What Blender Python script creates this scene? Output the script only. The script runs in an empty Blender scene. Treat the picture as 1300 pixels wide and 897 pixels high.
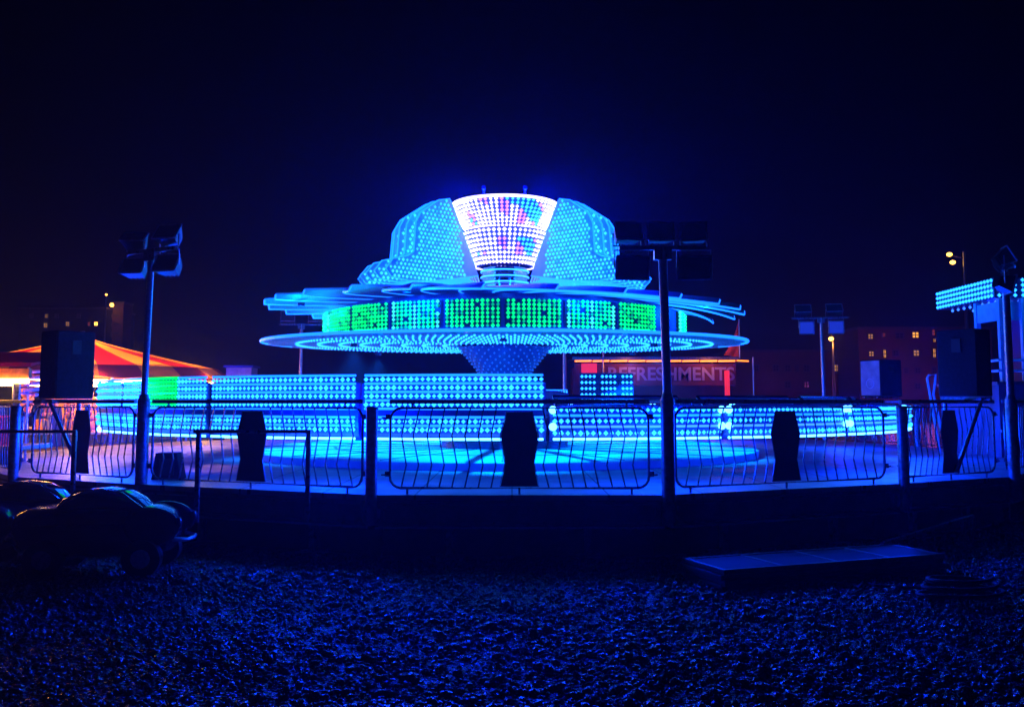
import bpy, math, random
import numpy as np
from mathutils import Vector, Matrix
random.seed(7)
R = math.radians
PI = math.pi
sc = bpy.context.scene
COL = sc.collection

# ------------------------------------------------------------------ camera maths
F = 1200.0; CX = 650.0; CY = 404.0; EYE = 1.8
TH = math.atan((510 - CY) / F)
def at(x, y, Y):
    """world point seen at photo pixel x,y at distance Y"""
    dx = (x - CX) / F; dy = (CY - y) / F
    d = Vector((dx, math.cos(TH) - dy * math.sin(TH), math.sin(TH) + dy * math.cos(TH)))
    return Vector((0, 0, EYE)) + d * (Y / d.y)

# ------------------------------------------------------------------ materials
def mat(name, col, rough=0.5, metal=0.0, emit=None, es=0.0, noise=0.0, nscale=8.0, bump=0.0, bscale=40.0, spec=0.5, sample=False, transl=0.0, stretch=(1, 1, 1)):
    m = bpy.data.materials.new(name); m.use_nodes = True
    nt = m.node_tree; b = nt.nodes['Principled BSDF']
    b.inputs['Base Color'].default_value = (*col, 1)
    b.inputs['Roughness'].default_value = rough
    b.inputs['Metallic'].default_value = metal
    b.inputs['Specular IOR Level'].default_value = spec
    tc = nt.nodes.new('ShaderNodeTexCoord')
    mp = nt.nodes.new('ShaderNodeMapping'); mp.inputs['Scale'].default_value = stretch
    nt.links.new(tc.outputs['Object'], mp.inputs['Vector'])
    if noise > 0:
        n = nt.nodes.new('ShaderNodeTexNoise'); n.inputs['Scale'].default_value = nscale; n.inputs['Detail'].default_value = 6
        nt.links.new(mp.outputs[0], n.inputs['Vector'])
        r = nt.nodes.new('ShaderNodeValToRGB')
        r.color_ramp.elements[0].position = 0.3; r.color_ramp.elements[1].position = 0.7
        r.color_ramp.elements[0].color = (*[c * (1 - noise) for c in col], 1)
        r.color_ramp.elements[1].color = (*[min(1, c * (1 + noise)) for c in col], 1)
        nt.links.new(n.outputs['Fac'], r.inputs['Fac']); nt.links.new(r.outputs['Color'], b.inputs['Base Color'])
        mr = nt.nodes.new('ShaderNodeMapRange'); mr.inputs['To Min'].default_value = max(0.02, rough - 0.12); mr.inputs['To Max'].default_value = min(1, rough + 0.12)
        nt.links.new(n.outputs['Fac'], mr.inputs['Value']); nt.links.new(mr.outputs[0], b.inputs['Roughness'])
    if bump > 0:
        n2 = nt.nodes.new('ShaderNodeTexNoise'); n2.inputs['Scale'].default_value = bscale; n2.inputs['Detail'].default_value = 4
        nt.links.new(mp.outputs[0], n2.inputs['Vector'])
        bp = nt.nodes.new('ShaderNodeBump'); bp.inputs['Strength'].default_value = bump; bp.inputs['Distance'].default_value = 0.02
        nt.links.new(n2.outputs['Fac'], bp.inputs['Height']); nt.links.new(bp.outputs[0], b.inputs['Normal'])
    if emit:
        b.inputs['Emission Color'].default_value = (*emit, 1); b.inputs['Emission Strength'].default_value = es
        m.cycles.emission_sampling = 'AUTO' if sample else 'NONE'
    if transl > 0:
        t = nt.nodes.new('ShaderNodeBsdfTranslucent'); t.inputs['Color'].default_value = (*col, 1)
        mx = nt.nodes.new('ShaderNodeMixShader'); mx.inputs['Fac'].default_value = transl
        out = nt.nodes['Material Output']
        nt.links.new(b.outputs[0], mx.inputs[1]); nt.links.new(t.outputs[0], mx.inputs[2]); nt.links.new(mx.outputs[0], out.inputs['Surface'])
    return m

M = {}
M['steel'] = mat('galvanised steel', (0.45, 0.46, 0.5), 0.35, 0.85, noise=0.25, nscale=30)
M['darksteel'] = mat('painted dark steel', (0.17, 0.17, 0.2), 0.3, 0.7, noise=0.4, nscale=20)
M['poststeel'] = mat('post steel', (0.30, 0.30, 0.34), 0.38, 0.7, noise=0.4, nscale=18)
M['black'] = mat('black paint', (0.012, 0.012, 0.014), 0.45, noise=0.4, nscale=14)
M['lens'] = mat('floodlight lens', (0.05, 0.05, 0.07), 0.1)
M['blueglass'] = mat('faintly lit blue glass', (0.05, 0.1, 0.3), 0.15, emit=(0.03, 0.08, 0.7), es=0.3)
M['skirt'] = mat('stage skirt paint', (0.05, 0.05, 0.09), 0.5, noise=0.5, nscale=5, bump=0.2)
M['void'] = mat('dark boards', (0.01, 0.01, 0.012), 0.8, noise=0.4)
M['plate'] = mat('pale ride plate', (0.62, 0.66, 0.7), 0.45, noise=0.15, nscale=3)
M['canvaspale'] = mat('pale blade paint', (0.55, 0.6, 0.7), 0.4, noise=0.2, nscale=2)
M['blueint'] = mat('blue painted panel', (0.04, 0.09, 0.4), 0.4, noise=0.3, nscale=4)
M['navy'] = mat('navy painted metal', (0.01, 0.02, 0.09), 0.35, 0.1, noise=0.3, nscale=5)
M['chrome'] = mat('chrome', (0.8, 0.82, 0.85), 0.12, 1.0)
M['cyan'] = mat('cyan bulb', (0.2, 0.6, 0.7), 0.4, emit=(0.014, 0.23, 1.0), es=4.1)
M['cyandim'] = mat('dim cyan bulb', (0.1, 0.3, 0.5), 0.4, emit=(0.01, 0.09, 0.6), es=0.7)
M['cyanrope'] = mat('cyan light rope', (0.2, 0.6, 0.7), 0.4, emit=(0.006, 0.13, 1.0), es=3.2)
M['bluelamp'] = mat('blue lamp', (0.1, 0.3, 0.9), 0.4, emit=(0.04, 0.22, 1.0), es=2.0)
M['hotcyan'] = mat('hot cyan lamp', (0.4, 0.8, 0.9), 0.4, emit=(0.06, 0.36, 1.0), es=9)
M['green'] = mat('green bulb', (0.1, 0.6, 0.2), 0.4, emit=(0.0, 1.0, 0.08), es=1.5)
M['greendim'] = mat('worn green bulb', (0.1, 0.5, 0.2), 0.4, emit=(0.0, 0.6, 0.05), es=0.5)
M['mint'] = mat('mint bulb', (0.2, 0.7, 0.5), 0.4, emit=(0.05, 1.0, 0.5), es=1.2)
M['white'] = mat('white bulb', (0.9, 0.9, 0.9), 0.4, emit=(1.0, 0.78, 0.95), es=2.2)
M['pink'] = mat('pink bulb', (0.9, 0.4, 0.7), 0.4, emit=(1.0, 0.25, 0.6), es=1.3)
M['orange_tube'] = mat('orange light tube', (0.9, 0.5, 0.2), 0.4, emit=(1.0, 0.19, 0.008), es=3.2)
M['warm_tube'] = mat('warm fluorescent tube', (0.9, 0.8, 0.5), 0.4, emit=(1.0, 0.50, 0.10), es=30, sample=True)
M['lamporange'] = mat('sodium lamp', (0.9, 0.5, 0.2), 0.4, emit=(1.0, 0.35, 0.04), es=14)
M['lampyellow'] = mat('yellow lamp', (0.9, 0.7, 0.2), 0.4, emit=(1.0, 0.42, 0.05), es=9)
M['red'] = mat('red painted board', (0.5, 0.02, 0.03), 0.5, noise=0.3)
M['redlit'] = mat('red glowing panel', (0.6, 0.03, 0.05), 0.5, emit=(1.0, 0.03, 0.06), es=0.8)
M['maroon'] = mat('maroon board', (0.12, 0.012, 0.04), 0.6, noise=0.3, nscale=3)
M['ivory'] = mat('ivory lettering', (0.3, 0.24, 0.5), 0.6)
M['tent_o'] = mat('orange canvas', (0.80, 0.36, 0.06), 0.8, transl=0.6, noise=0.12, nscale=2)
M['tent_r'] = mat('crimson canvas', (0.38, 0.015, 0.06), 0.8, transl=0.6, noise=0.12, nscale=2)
M['val_o_shade'] = mat('shade-toned orange valance', (0.45, 0.16, 0.04), 0.8, transl=0.12)  # roof orange darkened in the colour for the unlit outside
M['val_r_shade'] = mat('shade-toned crimson valance', (0.12, 0.008, 0.04), 0.8, transl=0.12)  # roof crimson darkened the same way, shade put into the colour
M['wood'] = mat('yellow painted counter', (0.6, 0.34, 0.05), 0.6, noise=0.3, nscale=6)
M['signorange'] = mat('orange sign board', (0.5, 0.16, 0.03), 0.6, noise=0.4, nscale=9)
M['signred'] = mat('red sign letter', (0.5, 0.01, 0.02), 0.5)
M['pinktub'] = mat('pink plastic', (0.7, 0.02, 0.12), 0.4)
M['toy1'] = mat('pink plush', (0.9, 0.3, 0.35), 0.9, bump=0.4)
M['toy2'] = mat('white plush', (0.85, 0.8, 0.75), 0.9, bump=0.4)
M['toy3'] = mat('orange plush', (0.85, 0.35, 0.08), 0.9, bump=0.4)
M['cabinet'] = mat('dark carpeted cabinet', (0.02, 0.017, 0.028), 0.9, spec=0.15, noise=0.3, nscale=25, bump=0.15)
M['cab_lit_tone'] = mat('cabinet face painted as lit', (0.4, 0.38, 0.42), 0.6, noise=0.35, nscale=3)  # cabinet colour painted paler where light strikes the face
M['glass'] = mat('dark glass', (0.02, 0.025, 0.04), 0.05, spec=0.8)
M['carpaint'] = mat('dark glossy car paint', (0.015, 0.017, 0.05), 0.18, 0.3, noise=0.2)
M['rubber'] = mat('black rubber', (0.01, 0.01, 0.01), 0.7)
M['boothwhite'] = mat('white booth paint', (0.6, 0.62, 0.66), 0.5, noise=0.15)
M['winwarm'] = mat('warm lit window', (0.3, 0.2, 0.1), 0.4, emit=(1.0, 0.42, 0.10), es=0.5)
M['winhot'] = mat('bright lit window', (0.5, 0.3, 0.1), 0.4, emit=(1.0, 0.40, 0.04), es=1.4)
M['winred'] = mat('red lit window', (0.3, 0.05, 0.02), 0.4, emit=(1.0, 0.12, 0.02), es=0.6)
M['windark'] = mat('unlit window', (0.02, 0.015, 0.04), 0.15)
M['winframe'] = mat('window frame', (0.08, 0.06, 0.07), 0.6)
M['flag'] = mat('orange red cloth', (0.75, 0.10, 0.04), 0.8, transl=0.5, noise=0.5, nscale=5)
M['plankwood'] = mat('weathered plank', (0.055, 0.05, 0.06), 0.45, noise=0.4, nscale=12, stretch=(1, 6, 1), bump=0.3)

def brick_mat():
    m = bpy.data.materials.new('brick wall'); m.use_nodes = True; nt = m.node_tree; b = nt.nodes['Principled BSDF']
    tc = nt.nodes.new('ShaderNodeTexCoord'); mp = nt.nodes.new('ShaderNodeMapping'); mp.inputs['Rotation'].default_value = (R(90), 0, 0)
    br = nt.nodes.new('ShaderNodeTexBrick'); br.inputs['Scale'].default_value = 3
    br.inputs['Color1'].default_value = (0.28, 0.09, 0.07, 1); br.inputs['Color2'].default_value = (0.2, 0.07, 0.06, 1); br.inputs['Mortar'].default_value = (0.25, 0.2, 0.18, 1)
    n = nt.nodes.new('ShaderNodeTexNoise'); n.inputs['Scale'].default_value = 0.4; n.inputs['Detail'].default_value = 5
    mx = nt.nodes.new('ShaderNodeMixRGB'); mx.blend_type = 'MULTIPLY'; mx.inputs['Fac'].default_value = 0.7
    nt.links.new(tc.outputs['Object'], mp.inputs[0]); nt.links.new(mp.outputs[0], br.inputs[0]); nt.links.new(tc.outputs['Object'], n.inputs[0])
    nt.links.new(br.outputs['Color'], mx.inputs[1]); nt.links.new(n.outputs['Color'], mx.inputs[2]); nt.links.new(mx.outputs[0], b.inputs['Base Color'])
    b.inputs['Roughness'].default_value = 0.9
    return m
M['brick'] = brick_mat()

def deck_mat():
    m = bpy.data.materials.new('tread plate deck'); m.use_nodes = True; nt = m.node_tree; b = nt.nodes['Principled BSDF']
    tc = nt.nodes.new('ShaderNodeTexCoord')
    br = nt.nodes.new('ShaderNodeTexBrick'); br.offset = 0; br.inputs['Scale'].default_value = 1.0
    br.inputs['Brick Width'].default_value = 1.1; br.inputs['Row Height'].default_value = 0.55; br.inputs['Mortar Size'].default_value = 0.012
    br.inputs['Color1'].default_value = (0.42, 0.43, 0.45, 1); br.inputs['Color2'].default_value = (0.33, 0.34, 0.37, 1); br.inputs['Mortar'].default_value = (0.04, 0.04, 0.05, 1)
    n = nt.nodes.new('ShaderNodeTexNoise'); n.inputs['Scale'].default_value = 1.7; n.inputs['Detail'].default_value = 8
    rp = nt.nodes.new('ShaderNodeValToRGB'); rp.color_ramp.elements[0].position = 0.3; rp.color_ramp.elements[0].color = (0.5, 0.5, 0.5, 1); rp.color_ramp.elements[1].position = 0.65
    mx = nt.nodes.new('ShaderNodeMixRGB'); mx.blend_type = 'MULTIPLY'; mx.inputs['Fac'].default_value = 0.8
    nt.links.new(tc.outputs['Object'], br.inputs[0]); nt.links.new(tc.outputs['Object'], n.inputs[0]); nt.links.new(n.outputs['Fac'], rp.inputs[0])
    nt.links.new(br.outputs['Color'], mx.inputs[1]); nt.links.new(rp.outputs['Color'], mx.inputs[2]); nt.links.new(mx.outputs[0], b.inputs['Base Color'])
    ck = nt.nodes.new('ShaderNodeTexBrick'); ck.inputs['Scale'].default_value = 9.0; ck.inputs['Mortar Size'].default_value = 0.12; ck.inputs['Mortar Smooth'].default_value = 0.4
    nt.links.new(tc.outputs['Object'], ck.inputs[0])
    bp = nt.nodes.new('ShaderNodeBump'); bp.inputs['Strength'].default_value = 0.6; bp.inputs['Distance'].default_value = 0.01
    nt.links.new(ck.outputs['Fac'], bp.inputs['Height']); nt.links.new(bp.outputs[0], b.inputs['Normal'])
    b.inputs['Roughness'].default_value = 0.42; b.inputs['Metallic'].default_value = 0.35
    return m
M['deck'] = deck_mat()

def gravel_mat():
    m = bpy.data.materials.new('wet beach shingle'); m.use_nodes = True; nt = m.node_tree; b = nt.nodes['Principled BSDF']
    tc = nt.nodes.new('ShaderNodeTexCoord')
    v = nt.nodes.new('ShaderNodeTexVoronoi'); v.inputs['Scale'].default_value = 24
    n = nt.nodes.new('ShaderNodeTexNoise'); n.inputs['Scale'].default_value = 0.6
    rp = nt.nodes.new('ShaderNodeValToRGB'); rp.color_ramp.elements[0].color = (0.05, 0.045, 0.04, 1); rp.color_ramp.elements[1].color = (0.20, 0.185, 0.17, 1)
    nt.links.new(tc.outputs['Object'], v.inputs[0]); nt.links.new(tc.outputs['Object'], n.inputs[0])
    sp = nt.nodes.new('ShaderNodeSeparateColor'); nt.links.new(v.outputs['Color'], sp.inputs[0])
    nt.links.new(sp.outputs[0], rp.inputs[0]); nt.links.new(rp.outputs[0], b.inputs['Base Color']); b.inputs['Specular IOR Level'].default_value = 0.8
    bp = nt.nodes.new('ShaderNodeBump'); bp.inputs['Strength'].default_value = 1.0; bp.inputs['Distance'].default_value = 0.03; bp.invert = True
    nt.links.new(v.outputs['Distance'], bp.inputs['Height']); nt.links.new(bp.outputs[0], b.inputs['Normal'])
    b.inputs['Roughness'].default_value = 0.2
    return m
M['gravel'] = gravel_mat()

# ------------------------------------------------------------------ mesh builder
class MB:
    def __init__(s): s.v = []; s.f = []; s.mi = []; s.mats = []
    def _m(s, m):
        if m not in s.mats: s.mats.append(m)
        return s.mats.index(m)
    def add(s, vs, fs, m):
        k = len(s.v); i = s._m(m)
        s.v += [tuple(p) for p in vs]; s.f += [tuple(k + a for a in f) for f in fs]; s.mi += [i] * len(fs); return s
    def box(s, c, size, m, rot=None):
        hx, hy, hz = [a / 2 for a in size]
        vs = [Vector((x, y, z)) for x in (-hx, hx) for y in (-hy, hy) for z in (-hz, hz)]
        if rot is not None:
            rm = Matrix.Rotation(rot, 3, 'Z') if not isinstance(rot, Matrix) else rot
            vs = [rm @ p for p in vs]
        vs = [p + Vector(c) for p in vs]
        return s.add(vs, [(0, 1, 3, 2), (4, 6, 7, 5), (0, 4, 5, 1), (2, 3, 7, 6), (0, 2, 6, 4), (1, 5, 7, 3)], m)
    def path(s, pts, r, m, n=8, closed=False):
        pts = [Vector(p) for p in pts]; N = len(pts); vs = []; fs = []
        rs = r if isinstance(r, (list, tuple)) else [r] * N
        ref = None
        for i, p in enumerate(pts):
            if closed: t = (pts[(i + 1) % N] - pts[i - 1])
            else: t = pts[min(i + 1, N - 1)] - pts[max(i - 1, 0)]
            t.normalize()
            if ref is None:
                ref = Vector((0, 0, 1)) if abs(t.z) < 0.9 else Vector((1, 0, 0))
            u = t.cross(ref)
            if u.length < 1e-4: ref = Vector((0, 1, 0)); u = t.cross(ref)
            u.normalize(); w = t.cross(u).normalized()
            for k in range(n):
                a = 2 * PI * k / n
                vs.append(p + (u * math.cos(a) + w * math.sin(a)) * rs[i])
        for i in range(N if closed else N - 1):
            j = (i + 1) % N
            for k in range(n):
                fs.append((i * n + k, i * n + (k + 1) % n, j * n + (k + 1) % n, j * n + k))
        if not closed:
            fs.append(tuple(range(n))); fs.append(tuple((N - 1) * n + k for k in reversed(range(n))))
        return s.add(vs, fs, m)
    def lathe(s, prof, m, n=48, c=(0, 0, 0), a0=0, a1=2 * PI):
        vs = []; fs = []; full = abs(a1 - a0 - 2 * PI) < 1e-6; K = n if full else n + 1
        for r, z in prof:
            for k in range(K):
                a = a0 + (a1 - a0) * k / n
                vs.append((c[0] + r * math.cos(a), c[1] + r * math.sin(a), c[2] + z))
        for i in range(len(prof) - 1):
            for k in range(n):
                k2 = (k + 1) % K
                fs.append((i * K + k, i * K + k2, (i + 1) * K + k2, (i + 1) * K + k))
        return s.add(vs, fs, m)
    def prism(s, poly, d, m, frame=None, d0=0.0):
        """poly in local (a,b), extruded d0..d along third axis. frame: 3 vectors + origin"""
        if frame is None: frame = (Vector((1, 0, 0)), Vector((0, 1, 0)), Vector((0, 0, 1)), Vector((0, 0, 0)))
        A, B, C_, O = frame; n = len(poly)
        vs = [O + A * p[0] + B * p[1] + C_ * d0 for p in poly] + [O + A * p[0] + B * p[1] + C_ * d for p in poly]
        fs = [tuple(reversed(range(n))), tuple(range(n, 2 * n))] + [(i, (i + 1) % n, n + (i + 1) % n, n + i) for i in range(n)]
        return s.add(vs, fs, m)
    def bulb(s, p, r, m):
        x, y, z = p; q = r * 0.7071
        vs = [(x + r, y, z), (x, y + r, z), (x - r, y, z), (x, y - r, z), (x, y, z + r), (x, y, z - r)]
        return s.add(vs, [(0, 1, 4), (1, 2, 4), (2, 3, 4), (3, 0, 4), (1, 0, 5), (2, 1, 5), (3, 2, 5), (0, 3, 5)], m)
    def ell(s, c, rad, m, nu=16, nv=10, rot=None):
        vs = []; fs = []
        for i in range(nv + 1):
            t = PI * i / nv
            for k in range(nu):
                a = 2 * PI * k / nu
                p = Vector((rad[0] * math.sin(t) * math.cos(a), rad[1] * math.sin(t) * math.sin(a), rad[2] * math.cos(t)))
                if rot is not None: p = rot @ p
                vs.append(p + Vector(c))
        for i in range(nv):
            for k in range(nu):
                fs.append((i * nu + k, (i + 1) * nu + k, (i + 1) * nu + (k + 1) % nu, i * nu + (k + 1) % nu))
        return s.add(vs, fs, m)
    def build(s, name, parent=None, smooth=False, bevel=0.0, origin=None):
        me = bpy.data.meshes.new(name); o0 = Vector(origin) if origin is not None else Vector((0, 0, 0))
        me.from_pydata([tuple(Vector(p) - o0) for p in s.v], [], s.f); me.update()
        for m in s.mats: me.materials.append(M[m])
        if len(s.mats) > 1: me.polygons.foreach_set('material_index', s.mi)
        if smooth:
            me.polygons.foreach_set('use_smooth', [True] * len(me.polygons))
            try: me.set_sharp_from_angle(angle=R(40))
            except Exception: pass
        o = bpy.data.objects.new(name, me); COL.objects.link(o); o.location = o0
        if parent is not None: o.parent = parent
        if bevel > 0:
            b = o.modifiers.new('bevel', 'BEVEL'); b.width = bevel; b.segments = 2; b.limit_method = 'ANGLE'
        return o

def _bulbs():
    for o in bpy.data.objects:
        if o.name.split('.')[0] in ('bulbs', 'soffit_lights'): o['kind'] = 'stuff'
def tag(o, label=None, cat=None, group=None, kind=None):
    if label: o['label'] = label
    if cat: o['category'] = cat
    if group: o['group'] = group
    if kind: o['kind'] = kind
    return o
def thing(name, label, cat, loc=(0, 0, 0), rz=0.0, group=None):
    o = bpy.data.objects.new(name, None); COL.objects.link(o); o.empty_display_size = 0.2
    o.location = loc; o.rotation_euler = (0, 0, rz)
    return tag(o, label, cat, group)
def kids(o): return [c for c in bpy.data.objects if c.parent == o]
KID = {}
def copy_tree(o, parent=None):
    c = o.copy(); COL.objects.link(c)
    if parent is not None: c.parent = parent
    for ch in list(o.children): copy_tree(ch, c)
    return c
def light(kind, loc, col, power, size=0.05, rot=None, spot=None, blend=0.5, name='scene_light', shape=None):  # default name covers real lamps and added fills alike
    l = bpy.data.lights.new(name, kind); l.color = col; l.energy = power
    if kind in ('POINT', 'SPOT'): l.shadow_soft_size = size
    if kind == 'AREA': l.size = size
    if kind == 'SPOT': l.spot_size = spot; l.spot_blend = blend
    o = bpy.data.objects.new(name, l); COL.objects.link(o); o.location = loc
    if rot is not None: o.rotation_euler = rot
    return o
BLUE = (0.0, 0.008, 1.0); CYAN = (0.0, 0.11, 1.0); AQUA = (0.0, 0.17, 1.0); WARM = (1.0, 0.30, 0.04)

# ------------------------------------------------------------------ ground, sky
mb = MB(); mb.add([(-700, -60, 0), (700, -60, 0), (700, 900, 0), (-700, 900, 0)], [(0, 1, 2, 3)], 'gravel')
tag(mb.build('ground'), kind='structure')

def pebbles():
    rng = np.random.default_rng(3)
    N = 34000
    # denser towards the camera; covers the strip between the camera and the stage, and the right side
    Y = 4.6 + rng.random(N) ** 1.1 * 9.8
    X = (rng.random(N) * 2 - 1) * (Y * 0.56 + 0.5)
    keep = ~((np.abs(X) < 7.0) & (Y > 11.0 + np.maximum(0, np.abs(X) - 1.6) * 0.5))
    X = X[keep]; Y = Y[keep]; N = len(X)
    base = np.array([(0, 0, 1), (0.89, 0, 0.45), (0.28, 0.85, 0.45), (-0.72, 0.53, 0.45), (-0.72, -0.53, 0.45), (0.28, -0.85, 0.45),
                     (0.72, 0.53, -0.45), (-0.28, 0.85, -0.45), (-0.89, 0, -0.45), (-0.28, -0.85, -0.45), (0.72, -0.53, -0.45), (0, 0, -1)])
    F_ = np.array([(0, 1, 2), (0, 2, 3), (0, 3, 4), (0, 4, 5), (0, 5, 1), (1, 6, 2), (2, 7, 3), (3, 8, 4), (4, 9, 5), (5, 10, 1),
                   (6, 7, 2), (7, 8, 3), (8, 9, 4), (9, 10, 5), (10, 6, 1), (11, 7, 6), (11, 8, 7), (11, 9, 8), (11, 10, 9), (11, 6, 10)])
    s = 0.011 + 0.020 * rng.random(N) ** 1.8; s = np.where(rng.random(N) < 0.035, s + 0.022, s); clump = np.sin(X * 1.3 + np.sin(Y * 0.9) * 2) * np.cos(Y * 1.7 + X * 0.5); s = s * (1 + 0.22 * clump)
    sc3 = np.stack([s * (0.9 + 0.7 * rng.random(N)), s * (0.8 + 0.3 * rng.random(N)), s * (0.45 + 0.35 * rng.random(N))], 1)
    a = rng.random(N) * 2 * np.pi; t = (rng.random(N) - 0.5) * 1.1
    V = base[None] * sc3[:, None, :] * (0.9 + 0.2 * rng.random((N, 12, 1)))
    ct, st = np.cos(t)[:, None], np.sin(t)[:, None]
    x = V[..., 0] * ct + V[..., 2] * st; z = -V[..., 0] * st + V[..., 2] * ct; y = V[..., 1]
    ca, sa = np.cos(a)[:, None], np.sin(a)[:, None]
    P = np.stack([x * ca - y * sa + X[:, None], x * sa + y * ca + Y[:, None], z + (s * 0.35 + rng.random(N) * 0.01)[:, None]], -1).reshape(-1, 3)
    FF = (F_[None] + (np.arange(N) * 12)[:, None, None]).reshape(-1, 3)
    me = bpy.data.meshes.new('gravel'); me.vertices.add(len(P)); me.vertices.foreach_set('co', P.astype(np.float32).ravel())
    me.loops.add(FF.size); me.loops.foreach_set('vertex_index', FF.astype(np.int32).ravel())
    me.polygons.add(len(FF)); me.polygons.foreach_set('loop_start', np.arange(0, FF.size, 3, dtype=np.int32))
    me.update(calc_edges=True); me.polygons.foreach_set('use_smooth', np.ones(len(FF), dtype=bool)); me.materials.append(M['gravel'])
    o = bpy.data.objects.new('gravel', me); COL.objects.link(o)
    tag(o, 'wet shingle of small rounded stones in front of the stage', 'gravel', kind='stuff')
pebbles()

# ------------------------------------------------------------------ stage deck
CEN = Vector((-0.15, 19.6, 0))
DZ = 0.75
POLY = [(-1.57, 10.95), (1.74, 10.95), (4.98, 12.45), (6.97, 13.55), (9.0, 16.0), (9.9, 19.2), (9.6, 22.8), (8.6, 26.4), (5.4, 28.4),
        (1.6, 29.3), (-2.3, 29.3), (-6.2, 28.0), (-8.9, 25.6), (-9.9, 22.4), (-10.0, 19.2), (-9.1, 16.0), (-6.9, 13.5), (-4.8, 12.37)]
def offset(poly, d):
    out = []
    for x, y in poly:
        v = Vector((x - CEN.x, y - CEN.y)); v = v * ((v.length + d) / v.length); out.append((v.x + CEN.x, v.y + CEN.y))
    return out
st = thing('ride_stage', 'low round metal stage with dark panelled skirt under the spinning ride', 'stage', (CEN.x, CEN.y, 0))
def B(mb, name, parent, **k):   # build with world coords beneath a parent Empty placed anywhere
    o = mb.build(name, None, **k)
    if parent is not None:
        o.parent = parent; o.matrix_parent_inverse = Matrix.Translation(-Vector(parent.location)) if parent.rotation_euler.z == 0 else (Matrix.Translation(parent.location) @ Matrix.Rotation(parent.rotation_euler.z, 4, 'Z')).inverted()
    return o
mb = MB(); mb.prism(offset(POLY, 0.10), DZ, 'deck', d0=DZ - 0.06); B(mb, 'deck_floor', st)
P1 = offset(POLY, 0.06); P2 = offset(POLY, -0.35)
for i in range(len(POLY)):
    a = Vector((*P1[i], 0)); b = Vector((*P1[(i + 1) % len(P1)], 0)); u = (b - a).normalized(); L = (b - a).length; nrm = Vector((u.y, -u.x, 0))
    mb = MB(); fr = (u, Vector((0, 0, 1)), nrm, a)
    mb.prism([(0.03, 0.40), (L - 0.03, 0.40), (L - 0.03, DZ - 0.066), (0.03, DZ - 0.066)], 0.03, 'skirt', fr)
    B(mb, 'skirt_panel', st)
    mb = MB(); mb.prism([(0.03, 0.375), (L - 0.03, 0.375), (L - 0.03, 0.398), (0.03, 0.398)], 0.05, 'steel', fr); B(mb, 'skirt_edge', st)
    mb = MB(); q = []
    for cx, cz, a0 in ((L - 0.2, DZ - 0.16, 0), (0.2, DZ - 0.16, 90), (0.2, 0.49, 180), (L - 0.2, 0.49, 270)):
        for t in range(4):
            an = R(a0 + t * 30); q.append(a + u * (cx + 0.07 * math.cos(an)) + Vector((0, 0, cz + 0.05 * math.sin(an))) + nrm * 0.032)
    mb.path(q, 0.008, 'darksteel', 5, closed=True); B(mb, 'skirt_trim', st)
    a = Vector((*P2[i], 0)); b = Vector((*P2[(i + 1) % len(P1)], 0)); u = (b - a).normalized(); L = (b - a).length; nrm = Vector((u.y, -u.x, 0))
    mb = MB(); mb.prism([(0, 0.01), (L, 0.01), (L, DZ - 0.07), (0, DZ - 0.07)], 0.02, 'void', (u, Vector((0, 0, 1)), nrm, a)); B(mb, 'shade_backing', st)  # black sheet added so the gap under the stage stays dark
    if i in (17, 0, 1, 2, 3, 16):
        for t in (0.25, 0.75):
            p = a.lerp(b, t) + nrm * 0.2
            mb = MB(); mb.box((p.x, p.y, 0.33), (0.08, 0.08, 0.6), 'darksteel', math.atan2(u.y, u.x)); mb.box((p.x, p.y, 0.02), (0.3, 0.3, 0.04), 'darksteel', math.atan2(u.y, u.x)); B(mb, 'leg', st)

# ------------------------------------------------------------------ barriers
ORD = {0: 'wide barrier at the front centre, between the short post and the tall dark mast',
       1: 'hourglass-board barrier immediately right of the tall central mast',
       2: 'narrow angled barrier under the large speaker cabinet by the lit pay booth',
       16: 'narrow angled barrier under the speaker cabinet in front of the striped tent',
       17: 'barrier with handrail in front, between the striped tent mast and the short front post'}
SIDE = {3: 'right side barrier next behind the pay booth mast', 4: 'right side barrier level with the ride centre', 5: 'right side barrier before the far speaker cabinet',
        6: 'rear right barrier under the far speaker cabinet beside the distant flood mast', 7: 'rear barrier just left of the distant flood mast',
        8: 'rear barrier seen below the refreshment stall', 9: 'rear barrier directly behind the ride hub', 10: 'rear barrier just right of the rear left mast',
        11: 'rear barrier just left of the rear left mast', 12: 'rear left barrier nearest the green hoarding of the tent', 13: 'left side barrier in front of the tent counter',
        14: 'left side barrier level with the ride centre', 15: 'left side barrier behind the angled front left barrier'}
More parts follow.
